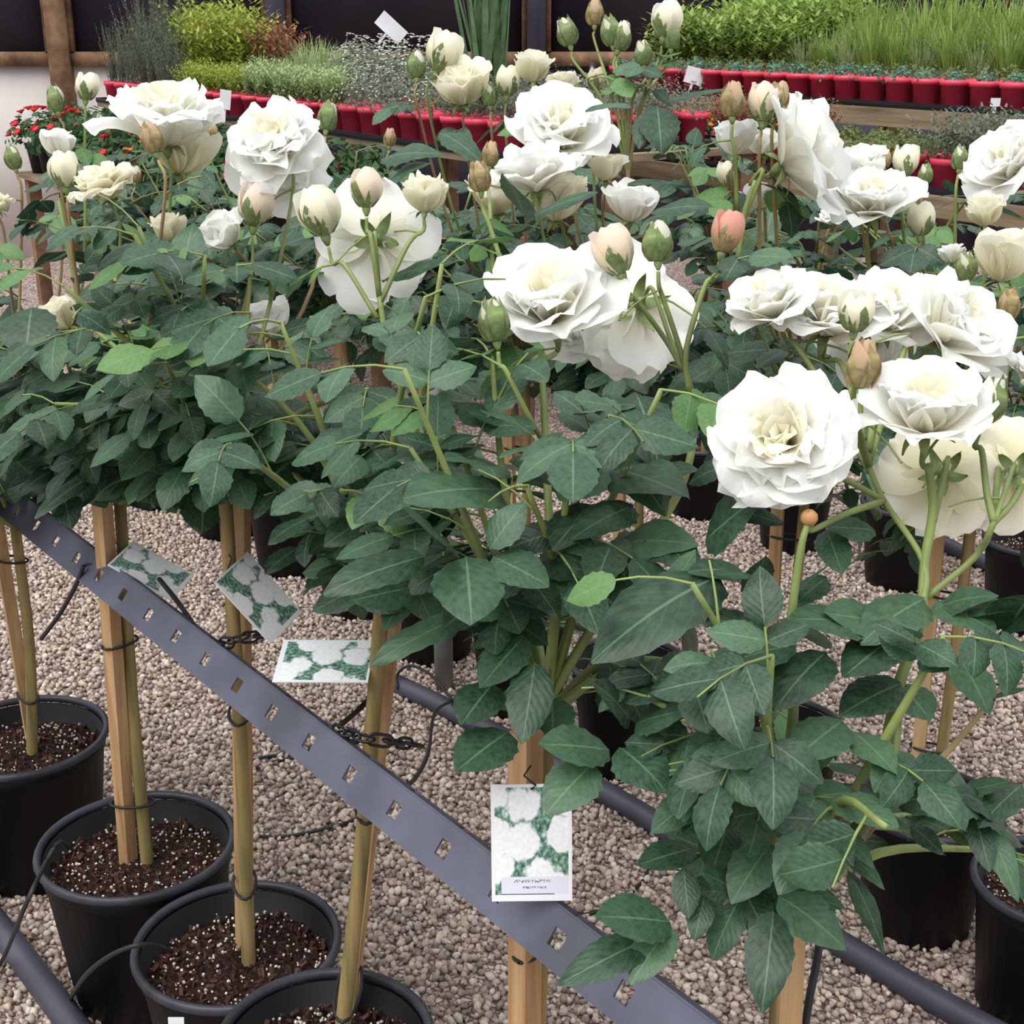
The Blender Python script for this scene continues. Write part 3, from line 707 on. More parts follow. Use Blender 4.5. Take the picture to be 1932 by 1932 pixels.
B(T[1], 'green', 105, 190, 50, 2.05, (-.2, .98, .1))
B(T[1], 'green', 25, 300, 45, 2.1, (-.2, .98, .1))
B(T[1], 'half', 112, 598, 72, 1.85, (-.55, .75, .4), None, 'c')
B(T[1], 'cup', -10, 385, 70, 2.0, (-.2, .9, .3), None, 'c')
B(T[3], 'half', 505, 605, 90, 1.72, (-.3, .8, .35), None, 'w', stem=False)
# row two, centre
B(T[12], 'cup', 1060, 240, 185, 1.95, (.10, .62, .75), None, 'w')
B(T[12], 'cup', 1010, 320, 165, 1.86, (-.15, .95, .35), None, 'w')
B(T[12], 'half', 1050, 375, 115, 1.92, (.1, .95, .2), None, 'c', stem=False)
B(T[12], 'half', 930, 370, 95, 1.95, (-.2, .8, .5), None, 'c')
B(T[12], 'half', 1195, 385, 92, 1.9, (.15, .92, .35), None, 'w')
B(T[12], 'half', 1145, 317, 64, 1.95, (.1, .95, .2), None, 'c')
B(T[13], 'half', 868, 162, 98, 2.3, (-.1, .8, .6), None, 'c')
B(T[13], 'bud', 835, 100, 82, 2.3, (.35, .9, .2))
B(T[13], 'green', 785, 125, 52, 2.3, (-.05, 1, 0))
B(T[13], 'bud', 957, 155, 60, 2.3, (.05, 1, .1))
B(T[13], 'half', 1008, 128, 72, 2.3, (.05, .95, .2), None, 'c')
B(T[13], 'green', 922, 180, 48, 2.3, (-.1, 1, 0))
B(T[12], 'half', 1064, 162, 58, 2.2, (.05, .95, .25), None, 'c')
B(T[12], 'blush', 1124, 150, 46, 2.2, (.1, .98, .1))
T[12].cane([(1185, 200, 2.15), (1185, 330, 2.18), (1180, 450, 2.2)], .003, .005, M_STEMB)
T[11].cane([(1425, 340, 1.77), (1400, 430, 1.8), (1410, 560, 1.85)], .003, .005)
for (x, y, sz, k, fx) in ((1070, 62, 56, 'green', -.25), (1122, 25, 52, 'tight', 0), (1152, 62, 56, 'green', -.2), (1172, 70, 58, 'green', .25), (1258, 40, 72, 'bud', .2), (1268, 70, 50, 'green', .1), (1213, 102, 50, 'green', -.1)):
    B(T[12], k, x, y, sz, 2.15, (fx, 1, .08), [(1180 + (x - 1180) * .4, 190, 2.15), (1185, 330, 2.18), (1180, 450, 2.2)])
# row two, right
B(T[11], 'cup', 1525, 285, 235, 1.75, (.78, .40, .35), [(1440, 320, 1.76), (1400, 420, 1.8)], 'w')
B(T[11], 'half', 1386, 262, 82, 1.8, (.0, 1, .2), None, 'w')
B(T[11], 'tight', 1383, 190, 70, 1.75, (.02, 1, .1), [(1387, 290, 1.76), (1390, 400, 1.8)])
B(T[11], 'blush', 1440, 195, 78, 1.75, (.05, 1, .1))
B(T[11], 'tight', 1467, 185, 62, 1.76, (.1, 1, .1))
B(T[11], 'bud', 1370, 330, 50, 1.9, (.0, 1, .1))
B(T[11], 'half', 1440, 270, 60, 1.85, (-.1, .9, .3), None, 'w')
B(T[11], 'half', 1430, 372, 60, 1.85, (-.1, .95, .3), None, 'w', stem=False)
B(T[10], 'cup', 1645, 372, 165, 1.95, (-.1, .72, .65), None, 'w')
B(T[10], 'half', 1630, 312, 85, 2.0, (.0, .95, .25), None, 'w')
B(T[10], 'bud', 1708, 305, 62, 2.0, (.05, 1, .1))
B(T[10], 'green', 1745, 330, 40, 2.0, (.05, 1, .1))
B(T[10], 'bud', 1737, 415, 68, 1.95, (.02, 1, .1))
B(T[10], 'cup', 1905, 305, 170, 1.95, (-.65, .55, .5), None, 'w')
B(T[10], 'half', 1857, 400, 72, 1.92, (-.1, .95, .2), None, 'c')
B(T[10], 'half', 1892, 490, 112, 1.8, (-.05, .92, .3), None, 'c')
B(T[10], 'green', 1822, 505, 58, 1.8, (-.05, 1, .1))
B(T[10], 'green', 1810, 300, 45, 2.0, (.05, 1, .1))
B(T[10], 'half', 1795, 480, 44, 1.85, (-.1, .9, .3), None, 'w')
B(T[20], 'cup', 1575, 408, 60, 2.9, (-.2, .8, .4))
for (t, x, y, sz, z) in ((14, 560, 300, 34, 2.9), (15, 400, 250, 34, 3.1), (16, 255, 330, 34, 3.2), (13, 735, 260, 36, 2.6), (21, 1670, 300, 36, 3.1)):
    B(T[t], 'tight', x, y, sz, z, (.05, 1, .1))

# ------------------------------------------------------------------ prominent leaves, one by one: stalk end -> tip
t5 = T[5]
for a in [(855, 1042, 772, 950, 1.12, 1.06, 1.0), (925, 1035, 985, 940, 1.12, 1.12, 1.0), (880, 1050, 890, 1172, 1.12, 1.06, 1.15), (930, 1050, 1035, 1098, 1.12, 1.09, 1.1), (800, 1050, 612, 1095, 1.12, 1.08, .75),
          (945, 925, 778, 905, 1.18, 1.10, 1.0), (1075, 905, 965, 865, 1.2, 1.15, .9), (1140, 880, 1290, 905, 1.22, 1.14, .9), (1150, 1030, 1290, 990, 1.18, 1.12, 1.05), (1030, 1040, 1150, 1060, 1.2, 1.14, 1.2),
          (760, 690, 830, 668, 1.3, 1.26, .9), (700, 815, 590, 832, 1.35, 1.3, 1.1), (1150, 790, 1140, 900, 1.22, 1.2, 1.1), (1200, 740, 1250, 860, 1.24, 1.18, .9),
          (960, 1380, 862, 1445, 1.15, 1.1, 1.1), (930, 1290, 870, 1360, 1.16, 1.12, 1.2), (990, 1200, 905, 1290, 1.16, 1.12, .9), (1010, 1250, 985, 1400, 1.14, 1.10, .8), (770, 1110, 660, 1130, 1.2, 1.16, 1.0), (880, 1160, 700, 1230, 1.2, 1.16, .55),
          (1280, 760, 1370, 745, 1.24, 1.2, .8), (1310, 800, 1230, 830, 1.24, 1.2, .9)]:
    t5.leaf_px(*a)
for a in [(1045, 870, 1140, 822, 1.22, 1.17, .9), (1130, 870, 1055, 940, 1.2, 1.15, 1.0), (1160, 850, 1255, 935, 1.22, 1.16, .9), (1195, 955, 1085, 990, 1.18, 1.13, .9), (1120, 955, 1045, 1015, 1.18, 1.13, 1.0), (1215, 905, 1310, 872, 1.22, 1.18, .9), (1095, 780, 1180, 740, 1.26, 1.22, .9),
          (960, 800, 880, 770, 1.26, 1.21, .8), (930, 880, 850, 840, 1.24, 1.18, .8), (1230, 1010, 1310, 1050, 1.16, 1.1, .9), (1090, 1080, 1170, 1130, 1.16, 1.1, 1.0), (830, 670, 900, 700, 1.3, 1.26, .8)]:
    t5.leaf_px(*a)
t6 = T[6]
for a in [(1360, 1085, 1122, 1185, 1.04, .98, .85), (1330, 1020, 1425, 930, 1.10, 1.06, 1.6), (1500, 1215, 1330, 1250, 1.02, .98, .6), (1400, 1080, 1310, 1060, 1.06, 1.03, .9), (1170, 1410, 1255, 1470, 1.03, .99, 1.2), (1150, 1415, 1022, 1395, 1.03, 1.0, 1.05), (1120, 1440, 1030, 1520, 1.02, .99, 1.2), (1190, 1360, 1140, 1280, 1.03, 1.0, 1.1), (1200, 1365, 1290, 1330, 1.04, 1.0, 1.0), (1265, 1130, 1300, 1040, 1.06, 1.04, .8), (1310, 1260, 1300, 1165, 1.05, 1.02, 1.0),
          (1370, 1500, 1290, 1570, 1.02, .98, .9), (1310, 1600, 1205, 1625, 1.02, .99, .8), (1265, 1740, 1130, 1720, .98, .95, 1.0), (1235, 1765, 1050, 1850, .98, .95, .6), (1265, 1745, 1190, 1845, .98, .95, .9), (1290, 1640, 1300, 1730, 1.0, .98, .9), (1330, 1690, 1310, 1770, 1.0, .98, .9),
          (1470, 1690, 1600, 1770, .98, .95, 1.0), (1460, 1720, 1440, 1900, .97, .93, .75), (1480, 1680, 1590, 1700, 1.0, .97, .8), (1400, 1690, 1340, 1640, 1.0, .98, 1.0), (1455, 1590, 1380, 1690, 1.0, .97, 1.0),
          (1760, 1150, 1860, 1100, 1.06, 1.02, .9), (1690, 1180, 1560, 1150, 1.06, 1.02, .9), (1570, 1215, 1480, 1160, 1.06, 1.03, .7), (1700, 1290, 1590, 1330, 1.05, 1.02, 1.0), (1700, 1290, 1755, 1350, 1.06, 1.02, 1.1), (1650, 1000, 1560, 990, 1.1, 1.08, .9), (1560, 1000, 1590, 1080, 1.1, 1.07, 1.0), (1380, 960, 1480, 985, 1.1, 1.08, .8),
          (1560, 1090, 1500, 1130, 1.1, 1.07, .8), (1880, 1200, 1960, 1100, 1.05, 1.0, 1.0), (1900, 1560, 1840, 1470, 1.04, 1.0, .7), (1850, 1520, 1760, 1440, 1.04, 1.0, 1.1), (1800, 1500, 1900, 1470, 1.05, 1.01, .8), (1840, 1540, 1870, 1640, 1.03, 1.0, .7), (1860, 1560, 1930, 1680, 1.03, .99, .55), (1720, 1560, 1780, 1600, 1.05, 1.03, .9), (1590, 1600, 1670, 1660, 1.03, 1.0, .55), (1600, 1640, 1690, 1800, 1.02, 1.0, .35)]:
    t6.leaf_px(*a)
for a in [(1745, 1130, 1640, 1172, 1.06, 1.01, .9), (1765, 1135, 1880, 1185, 1.06, 1.01, .9), (1800, 1150, 1905, 1130, 1.06, 1.01, .7), (1905, 1190, 1950, 1080, 1.04, .99, 1.1), (1640, 1180, 1500, 1150, 1.05, 1.0, .8), (1690, 1200, 1595, 1265, 1.05, 1.0, .8), (1560, 1230, 1470, 1300, 1.03, .98, .9), (1500, 1120, 1560, 1060, 1.08, 1.04, .8),
          (1810, 1240, 1870, 1330, 1.05, 1.0, .8), (1850, 1330, 1925, 1290, 1.05, 1.0, .8), (1440, 1180, 1345, 1150, 1.04, .99, .8), (1420, 1130, 1440, 1040, 1.07, 1.03, .7), (1590, 1360, 1500, 1420, 1.02, .97, .9), (1610, 1380, 1690, 1440, 1.02, .97, .8), (1450, 1300, 1350, 1330, 1.02, .97, .9), (1390, 1370, 1300, 1430, 1.01, .97, .9), (1580, 1560, 1650, 1620, 1.01, .98, .6), (1330, 1500, 1240, 1540, 1.01, .97, .8), (1930, 1480, 1860, 1530, 1.04, 1.0, .7)]:
    t6.leaf_px(*a)
for a in [(410, 690, 412, 582, 1.65, 1.6, 1.3), (60, 580, 45, 670, 1.75, 1.7, 1.3), (385, 915, 380, 1005, 1.7, 1.66, 1.2), (170, 900, 60, 960, 1.75, 1.7, .6), (120, 930, 130, 985, 1.75, 1.72, 1.2), (360, 740, 362, 870, 1.6, 1.56, .6), (300, 800, 330, 835, 1.7, 1.66, 1.3), (240, 800, 130, 850, 1.65, 1.6, .7), (470, 940, 520, 925, 1.7, 1.68, .9), (560, 1035, 500, 1070, 1.6, 1.56, .9)]:
    T[2 if a[0] < 300 else 3].leaf_px(*a)
for a in [(720, 300, 820, 262, 1.75, 1.7, .9), (830, 250, 915, 285, 1.75, 1.7, .6), (720, 355, 790, 285, 1.75, 1.7, .9), (885, 580, 887, 495, 1.55, 1.5, 1.1), (990, 410, 965, 320, 1.6, 1.55, 1.5), (1010, 405, 1120, 350, 1.6, 1.55, .5), (720, 530, 860, 470, 1.5, 1.45, .4), (510, 640, 620, 575, 1.5, 1.48, .4)]:
    T[4].leaf_px(*a)
for a in [(1190, 200, 1110, 190, 1.9, 1.85, .5), (1260, 190, 1380, 160, 1.85, 1.8, .4), (1240, 200, 1250, 275, 1.85, 1.8, 1.0), (1220, 215, 1205, 270, 1.85, 1.82, .8), (1230, 400, 1340, 370, 1.7, 1.65, .8), (1300, 350, 1190, 330, 1.8, 1.78, .35), (1620, 410, 1580, 355, 1.8, 1.75, .5)]:
    T[12 if a[0] < 1400 else 10].leaf_px(*a)
BLOOMS += [(895, 1050, 270, 1.13), (1235, 1130, 190, 1.0), (860, 905, 150, 1.13), (1370, 980, 130, 1.07), (1190, 1420, 170, 1.0), (1080, 1450, 130, 1.0), (1480, 1800, 150, .95)]   # keep the prominent leaves uncovered
for t in T.values(): t.finish()

# ================================================================== rail, chains, pipes, tubes, tags
random.seed(21)
A, Bp = PH(205, 1100, .718), PH(1200, 1890, .718)
u = (Bp - A).normalized(); side = Vector((0, 0, 1)).cross(u); side = -side if side.y > 0 else side   # side: towards the viewer
dn = (side * .62 + Vector((0, 0, -1)) * .78).normalized(); A0 = A - u * .62; LEN = 1.87
bar = empty('perforated_rail', Vector((A0.x, A0.y, .66)), 'dark grey perforated metal rail running diagonally past the trunks', 'rail')
W, pitch, hole, th = .047, .085, .016, .0025
nrm = u.cross(dn).normalized(); nrm = -nrm if nrm.z < 0 else nrm
def strip(mb, o, across, width, n_):
    """flat strap with square holes; o = edge start, across = width direction"""
    k = int(LEN / pitch)
    def bx(x0, x1, y0, y1):
        c = o + u * ((x0 + x1) / 2) + across * ((y0 + y1) / 2)
        M = Matrix(((u.x, across.x, n_.x, c.x), (u.y, across.y, n_.y, c.y), (u.z, across.z, n_.z, c.z), (0, 0, 0, 1))); mb.box(M, x1 - x0, y1 - y0, th)
    y0, y1 = width / 2 - hole / 2, width / 2 + hole / 2
    bx(0, k * pitch, 0, y0); bx(0, k * pitch, y1, width)
    for i in range(k): bx(i * pitch, (i + 1) * pitch - hole, y0, y1)
mb = MB(); strip(mb, A0 - dn * W / 2, dn, W, nrm); obj('face_strip', mb.mesh('face_strip', M_BAR, False), bar)
back = -nrm; mb = MB(); strip(mb, A0 - dn * W / 2 + nrm * (th / 2), back, .022, dn); obj('back_flange', mb.mesh('back_flange', M_BAR, False), bar)

LINK = MB(); LINK.tube([Vector((.009 * math.cos(a) + (.005 if math.cos(a) > 0 else -.005), .0065 * math.sin(a), 0)) for a in [i * math.pi / 6 + .01 for i in range(13)]], .0019, 5, cap=False)
LINK = LINK.mesh('chain_link', M_TUBE)
def chain(label, pts):
    q = smooth_path([P(*p) for p in pts], 8); o = empty('plastic_chain', q[0], label, 'chain', 'black plastic tie chains')
    acc, last, i = 0, q[0], 0
    for a, b in zip(q, q[1:]):
        acc += (b - a).length
        if acc > .016:
            acc = 0; obj('chain_link', LINK, o, frame(b, b - last, Vector((0, 0, 1)) if i % 2 else Vector((0, -1, .3)), 1)); last = b; i += 1
chain('black plastic chain tying the second trunk to the rail', [(150, 1072, 1.97), (190, 1075, 1.95), (225, 1085, 1.93), (262, 1105, 1.95)])
chain('black plastic chain tying the third trunk, between two picture tags', [(380, 1208, 1.72), (420, 1214, 1.68), (450, 1205, 1.68), (512, 1198, 1.72)])
chain('black plastic chain tying the leaning fourth trunk to the rail', [(625, 1375, 1.50), (680, 1392, 1.45), (730, 1398, 1.46), (782, 1405, 1.50)])

def pipe(label, pts, r, name='irrigation_pipe', cat='pipe', mat=None, group=None):
    q = smooth_path(pts, 6); mb = MB(); o0 = q[0]; mb.tube([p - o0 for p in q], r, 12 if r > .01 else 6)
    o = obj(name, mb.mesh(name, mat or M_PIPE), None, Matrix.Translation(o0)); tag(o, label, cat, group); return o
g = .024
pipe('thick grey-black pipe lying on gravel under the tall right-hand pots', [PH(748, 1290, g), PH(870, 1350, g), PH(1210, 1535, g), PH(1560, 1765, g), PH(1850, 1935, g), PH(2000, 2010, g)], .022)
pipe('thick grey-black pipe crossing the bottom left corner', [PH(-130, 1590, g), PH(0, 1752, g), PH(75, 1850, g), PH(180, 1990, g)], .022)
pipe('thick grey pipe by the far right pots', [PH(1700, 985, g), PH(1800, 1035, g), PH(1932, 1095, g), PH(2050, 1150, g)], .022)
def tube(label, pts): pipe(label, pts, .0034, 'drip_tube', 'tube', M_TUBE, 'thin black drip tubes')
tube('thin black drip tube reaching into the second pot from the left', [PH(-40, 1880, .02), PH(5, 1810, .05), P(45, 1715, 1.86), P(88, 1625, 1.92), P(112, 1590, 1.95), P(130, 1600, 1.99)])
tube('thin black drip tube arching into the third pot', [PH(130, 1890, .01), P(160, 1842, 1.88), P(205, 1805, 1.80), P(252, 1785, 1.77), P(290, 1783, 1.79), P(325, 1795, 1.82)])
tube('thin black drip tube hanging from the rail beside the second trunk', [P(157, 1068, 1.95), P(145, 1100, 1.97), P(115, 1155, 2.02), P(78, 1205, 2.1)])
tube('thin black drip tube slanting past the leftmost picture tag', [P(300, 1092, 1.86), P(335, 1135, 1.82), P(365, 1178, 1.76), P(386, 1208, 1.70)])
tube('thin black drip tube on gravel behind the third trunk', [PH(465, 1440, .008), PH(500, 1428, .008), PH(560, 1420, .008), PH(640, 1400, .008)])
tube('short black drip tube curling below the one behind the third trunk', [PH(470, 1455, .006), PH(520, 1436, .006), PH(600, 1424, .006)])
tube('thin black drip tube on gravel between third and fourth trunks', [PH(490, 1578, .008), PH(540, 1578, .008), PH(620, 1562, .008), PH(720, 1530, .008)])
tube('thin black drip tube rising from the rail left of the fourth trunk', [P(640, 1370, 1.5), P(670, 1345, 1.55), P(705, 1312, 1.6), P(735, 1290, 1.68)])
tube('black drip tube looping over the pipe end beside the grey post', [PH(750, 1300, .03), P(750, 1272, 3.12), P(775, 1256, 3.10), P(815, 1275, 3.05), P(852, 1318, 3.0), PH(880, 1338, .03)])
tube('black drip tube dropping from pipe end towards the fourth trunk', [PH(852, 1322, .05), P(820, 1345, 2.6), P(808, 1420, 2.2), P(780, 1472, 1.9), P(745, 1487, 1.62)])
tube('black drip tube curving over gravel right of the picture tag', [PH(1055, 1728, .008), PH(1110, 1724, .008), PH(1170, 1703, .008), PH(1210, 1665, .008), PH(1228, 1632, .008)])
tube('black drip tube hanging beside the stake at the bottom right', [P(1548, 1765, 1.15), P(1540, 1820, 1.14), P(1528, 1880, 1.13), P(1515, 1960, 1.13)])
mb = MB(); gp = PH(838, 1300, 0); mb.tube([Vector((0, 0, 0)), Vector((0, 0, .4)), Vector((0, 0, .85))], .0215, 14)
tag(obj('post', mb.mesh('post', M_PVC), None, Matrix.Translation(gp)), 'pale grey round post standing behind the fourth trunk', 'post')

def tag_mat(name, caption):
    m = Mat(name, 0.35, 0.4); u, v = m.uv(); t = m.node('ShaderNodeTexCoord'); mp = m.node('ShaderNodeMapping'); mp.inputs['Scale'].default_value = (1, 1.5, 1)
    nz = m.node('ShaderNodeTexNoise'); nz.inputs['Scale'].default_value = 9; m.l.new(t.outputs['UV'], nz.inputs['Vector'])
    mx = m.node('ShaderNodeMix', data_type='VECTOR'); mx.inputs[0].default_value = .16
    m.l.new(t.outputs['UV'], mp.inputs[0]); m.l.new(mp.outputs[0], mx.inputs[4]); m.l.new(nz.outputs['Color'], mx.inputs[5])
    vo = m.node('ShaderNodeTexVoronoi'); vo.inputs['Scale'].default_value = 2.9; vo.inputs['Randomness'].default_value = .85; m.l.new(mx.outputs[1], vo.inputs['Vector'])
    n2 = m.node('ShaderNodeTexNoise'); n2.inputs['Scale'].default_value = 22; n2.inputs['Detail'].default_value = 4; m.l.new(t.outputs['UV'], n2.inputs['Vector'])
    green = m.ramp(n2.outputs['Fac'], [(.35, (50, 80, 68)), (.52, (104, 146, 126)), (.7, (170, 200, 180))])
    petal = m.ramp(n2.outputs['Fac'], [(.3, (232, 236, 240)), (.7, (252, 252, 255))])
    pic = m.mix(m.ramp(vo.outputs['Distance'], [(.55, (0, 0, 0)), (.64, (255, 255, 255))]), petal, green)
    inb = m.math('MULTIPLY', m.math('LESS_THAN', m.math('ABSOLUTE', m.math('SUBTRACT', u, .5)), .455), m.math('LESS_THAN', m.math('ABSOLUTE', m.math('SUBTRACT', v, .515)), .46))
    if caption:
        box = m.math('MULTIPLY', m.math('GREATER_THAN', u, .12), m.math('LESS_THAN', m.math('ABSOLUTE', m.math('SUBTRACT', v, .135)), .075))
        pic = m.mix(box, pic, lin((226, 228, 242)))
        for (vc, hh, u0, u1, k) in ((.172, .012, .28, .74, 62), (.118, .010, .38, .68, 70)):
            ln = m.math('MULTIPLY', m.math('LESS_THAN', m.math('ABSOLUTE', m.math('SUBTRACT', v, vc)), hh), m.math('LESS_THAN', m.math('ABSOLUTE', m.math('SUBTRACT', u, (u0 + u1) / 2)), (u1 - u0) / 2))
            mp2 = m.node('ShaderNodeMapping'); mp2.inputs['Scale'].default_value = (k, 40, 1); m.l.new(t.outputs['UV'], mp2.inputs[0])
            n3 = m.node('ShaderNodeTexNoise'); n3.inputs['Scale'].default_value = 1.0; m.l.new(mp2.outputs[0], n3.inputs['Vector'])
            pic = m.mix(m.math('MULTIPLY', ln, m.math('GREATER_THAN', n3.outputs['Fac'], .5)), pic, lin((120, 122, 140)))
        rule = m.math('MULTIPLY', m.math('LESS_THAN', m.math('ABSOLUTE', m.math('SUBTRACT', v, m.math('ADD', m.math('MULTIPLY', u, .0), .058))), .006), m.math('LESS_THAN', m.math('ABSOLUTE', m.math('SUBTRACT', u, .45)), .33))
        pic = m.mix(rule, pic, lin((90, 96, 104)))
    m.color(m.mix(inb, lin((240, 240, 246)), pic)); return m.m
M_T1, M_T2 = tag_mat('picture_card', False), tag_mat('picture_card_captioned', True)
def card(label, px, py, z, lo, sh, w, h, mat):
    """lo: direction of the long side (bottom to top of the picture), sh: of the short side"""
    y, x = CD(*lo), CD(*sh); x = (x - y * x.dot(y)).normalized(); n_ = x.cross(y)
    c = P(px, py, z); M = Matrix(((x.x, y.x, n_.x, c.x), (x.y, y.y, n_.y, c.y), (x.z, y.z, n_.z, c.z), (0, 0, 0, 1)))
    mb = MB(); v = []; uv = []
    for k, zz in ((0, .0006), (1, -.0006)):
        for (a, b) in ((-1, -1), (1, -1), (1, 1), (-1, 1)): v.append((a * w / 2, b * h / 2, zz)); uv.append((a * .5 + .5, b * .5 + .5))
    mb.add(v, [(0, 1, 2, 3), (7, 6, 5, 4), (0, 4, 5, 1), (1, 5, 6, 2), (2, 6, 7, 3), (3, 7, 4, 0)], uv)
    o = empty('plant_tag', c, label, 'tag', 'rose picture tags'); obj('card', mb.mesh('card', mat, False), o, M)
    e = MB(); e.tube([Vector((0, h * .46, .001)), Vector((.004, h * .5, .004)), Vector((-.006, h * .56, -.004)), Vector((.0, h * .62, -.012))], .0009, 5); obj('tie', e.mesh('tie', M_TUBE), o, M)
card('upright rose picture tag with caption hanging in front of the stake', 1003, 1590, 1.17, (-.01, 1, .12), (1, .05, .0), .0686, .1027, M_T2)
card('foreshortened rose picture tag, nearest the second trunk', 286, 1076, 1.93, (-116, 65, 0), (-19, -45, 86), .074, .100, M_T1)
card('slanted rose picture tag beside the third trunk', 488, 1127, 1.70, (-102, 118, 20), (-57, -35, 88), .074, .102, M_T1)
card('rose picture tag lying sideways by the leaning fourth trunk', 613, 1247, 1.52, (152, 0, 6), (-22, -70, 110), .074, .104, M_T1)
mb = MB(); mb.box(Matrix.Identity(4), .02, .001, .03)
tag(obj('pot_label', mb.mesh('pot_label', M_WTAG, False), None, aim(P(333, 1940, 1.735), Vector((0, .15, 1)), 1)), 'small white label stuck on front of the third pot', 'label')

# ================================================================== benches and bedding plants behind
random.seed(33)
DIR = Vector((.56, -.83, 0)).normalized()        # the benches run parallel to the rose rows
NRM = Vector((DIR.y, -DIR.x, 0)); NRM = -NRM if NRM.y < 0 else NRM    # away from the viewer
def blade(mb, o, d, L, w, droop, mi=0, segs=4, uvx=None):
    side = d.cross(Vector((0, 0, 1))); side = side.normalized() if side.length > .05 else Vector((1, 0, 0))
    v, uv = [], []; q = rnd(0, 1) if uvx is None else uvx
    for i in range(segs + 1):
        t = i / segs; p = o + d * (L * t) + Vector((d.x, d.y, 0)) * (droop * L * t * t) - Vector((0, 0, droop * L * t ** 3 * .9)); ww = w * (1 - t ** 2) + .0003
        v += [p - side * ww, p + side * ww]; uv += [(q, t), (q, t)]
    mb.add(v, [(2 * i, 2 * i + 1, 2 * i + 3, 2 * i + 2) for i in range(segs)], uv, mi)
def m_grass(mat, n=150, h=.22, w=.0022, spread=.5, droop=.35, r=.04):
    mb = MB()
    for i in range(n):
        a = rnd(0, 6.28); k = spread * random.random() ** .7; rr = r * math.sqrt(random.random())
        blade(mb, Vector((rr * math.cos(a), rr * math.sin(a), 0)), Vector((math.cos(a) * k, math.sin(a) * k, 1)).normalized(), h * rnd(.55, 1.1), w * rnd(.7, 1.3), droop * rnd(.3, 1.3))
    return mb.mesh('grass', mat)
def m_mound(mat, n=220, R=.075, H=.09, leaf=.016, flowers=0, fmat=None, fr=.007):
    mb = MB()
    for i in range(n):
        a = rnd(0, 6.28); e = math.asin(random.random() ** .8); k = rnd(.55, 1.05); c = Vector((math.cos(a) * math.cos(e) * R * k, math.sin(a) * math.cos(e) * R * k, math.sin(e) * H * k))
        nn = (c.normalized() + rvec() * .5).normalized(); d = (nn.orthogonal().normalized() + rvec() * .6).normalized(); s = nn.cross(d).normalized(); d = s.cross(nn); L = leaf * rnd(.6, 1.2); q = rnd(0, 1)
        mb.add([c, c + d * L * .5 + s * L * .3, c + d * L, c + d * L * .5 - s * L * .3], [(0, 1, 2, 3)], [(q, 0), (q, .5), (q, 1), (q, .5)])
    fm = None
    if flowers:
        f = MB()
        for i in range(flowers):
            a = rnd(0, 6.28); e = rnd(.3, 1.5); c = Vector((math.cos(a) * math.cos(e) * R, math.sin(a) * math.cos(e) * R, math.sin(e) * H * 1.08)); M = aim(c, c + Vector((0, 0, .05)), fr); nn = 6
            v = [M @ Vector((0, 0, .2))] + [M @ Vector((math.cos(k * 6.283 / 12) * (1 if k % 2 == 0 else .62), math.sin(k * 6.283 / 12) * (1 if k % 2 == 0 else .62), .35)) for k in range(12)] + [M @ Vector((0, 0, -.4))]
            f.add(v, [(0, 1 + k, 1 + (k + 1) % 12) for k in range(12)] + [(13, 1 + (k + 1) % 12, 1 + k) for k in range(12)])
        fm = f.mesh('blossoms', fmat)
    return mb.mesh('mound', mat), fm
def m_spikes(mat, n=34, h=.42):
    mb = MB()
    for i in range(n):
        a = rnd(0, 6.28); k = rnd(0, .38); d = Vector((math.cos(a) * k, math.sin(a) * k, 1)).normalized(); L = h * rnd(.55, 1.08); o = Vector((rnd(-.05, .05), rnd(-.05, .05), 0))
        mb.tube([o, o + d * L * .5, o + d * L], [.002, .0016, .001], 3, cap=False)
        for j in range(26):
            t = .12 + .88 * j / 26; b = j * 2.4; p = o + d * L * t
            blade(mb, p, (d * .9 + Vector((math.cos(b), math.sin(b), .1))).normalized(), .026 * (1.15 - .6 * t), .0022, .1, 0, 2)
    return mb.mesh('spikes', mat)
def m_sprigs(mat, n=90, h=.16, leafs=9, leaf=.014):
    mb = MB()
    for i in range(n):
        a = rnd(0, 6.28); k = rnd(0, .8); d = Vector((math.cos(a) * k, math.sin(a) * k, 1)).normalized(); L = h * rnd(.5, 1.1); o = Vector((rnd(-.04, .04), rnd(-.04, .04), 0))
        for j in range(leafs):
            t = .25 + .75 * j / leafs; b = j * 2.4 + i
            blade(mb, o + d * L * t, (d * .7 + Vector((math.cos(b), math.sin(b), .1))).normalized(), leaf * rnd(.7, 1.3), leaf * .18, .15, 0, 2)
    return mb.mesh('sprigs', mat)
RP = MB(); RP.lathe([(.001, 0), (.046, 0), (.054, .080), (.060, .080), (.062, .102), (.057, .102), (.053, .085), (.001, .085)], 20); RP = RP.mesh('red_pot', M_RED)
BP = MB(); BP.lathe([(.001, 0), (.05, 0), (.066, .115), (.072, .115), (.073, .14), (.068, .14), (.063, .12), (.001, .12)], 20); BP = BP.mesh('dark_pot', M_TRAY)
SL = MB(); SL.lathe([(.001, .008), (.03, .006), (.047, .0)], 16); SL = SL.mesh('pot_soil', M_SOIL)
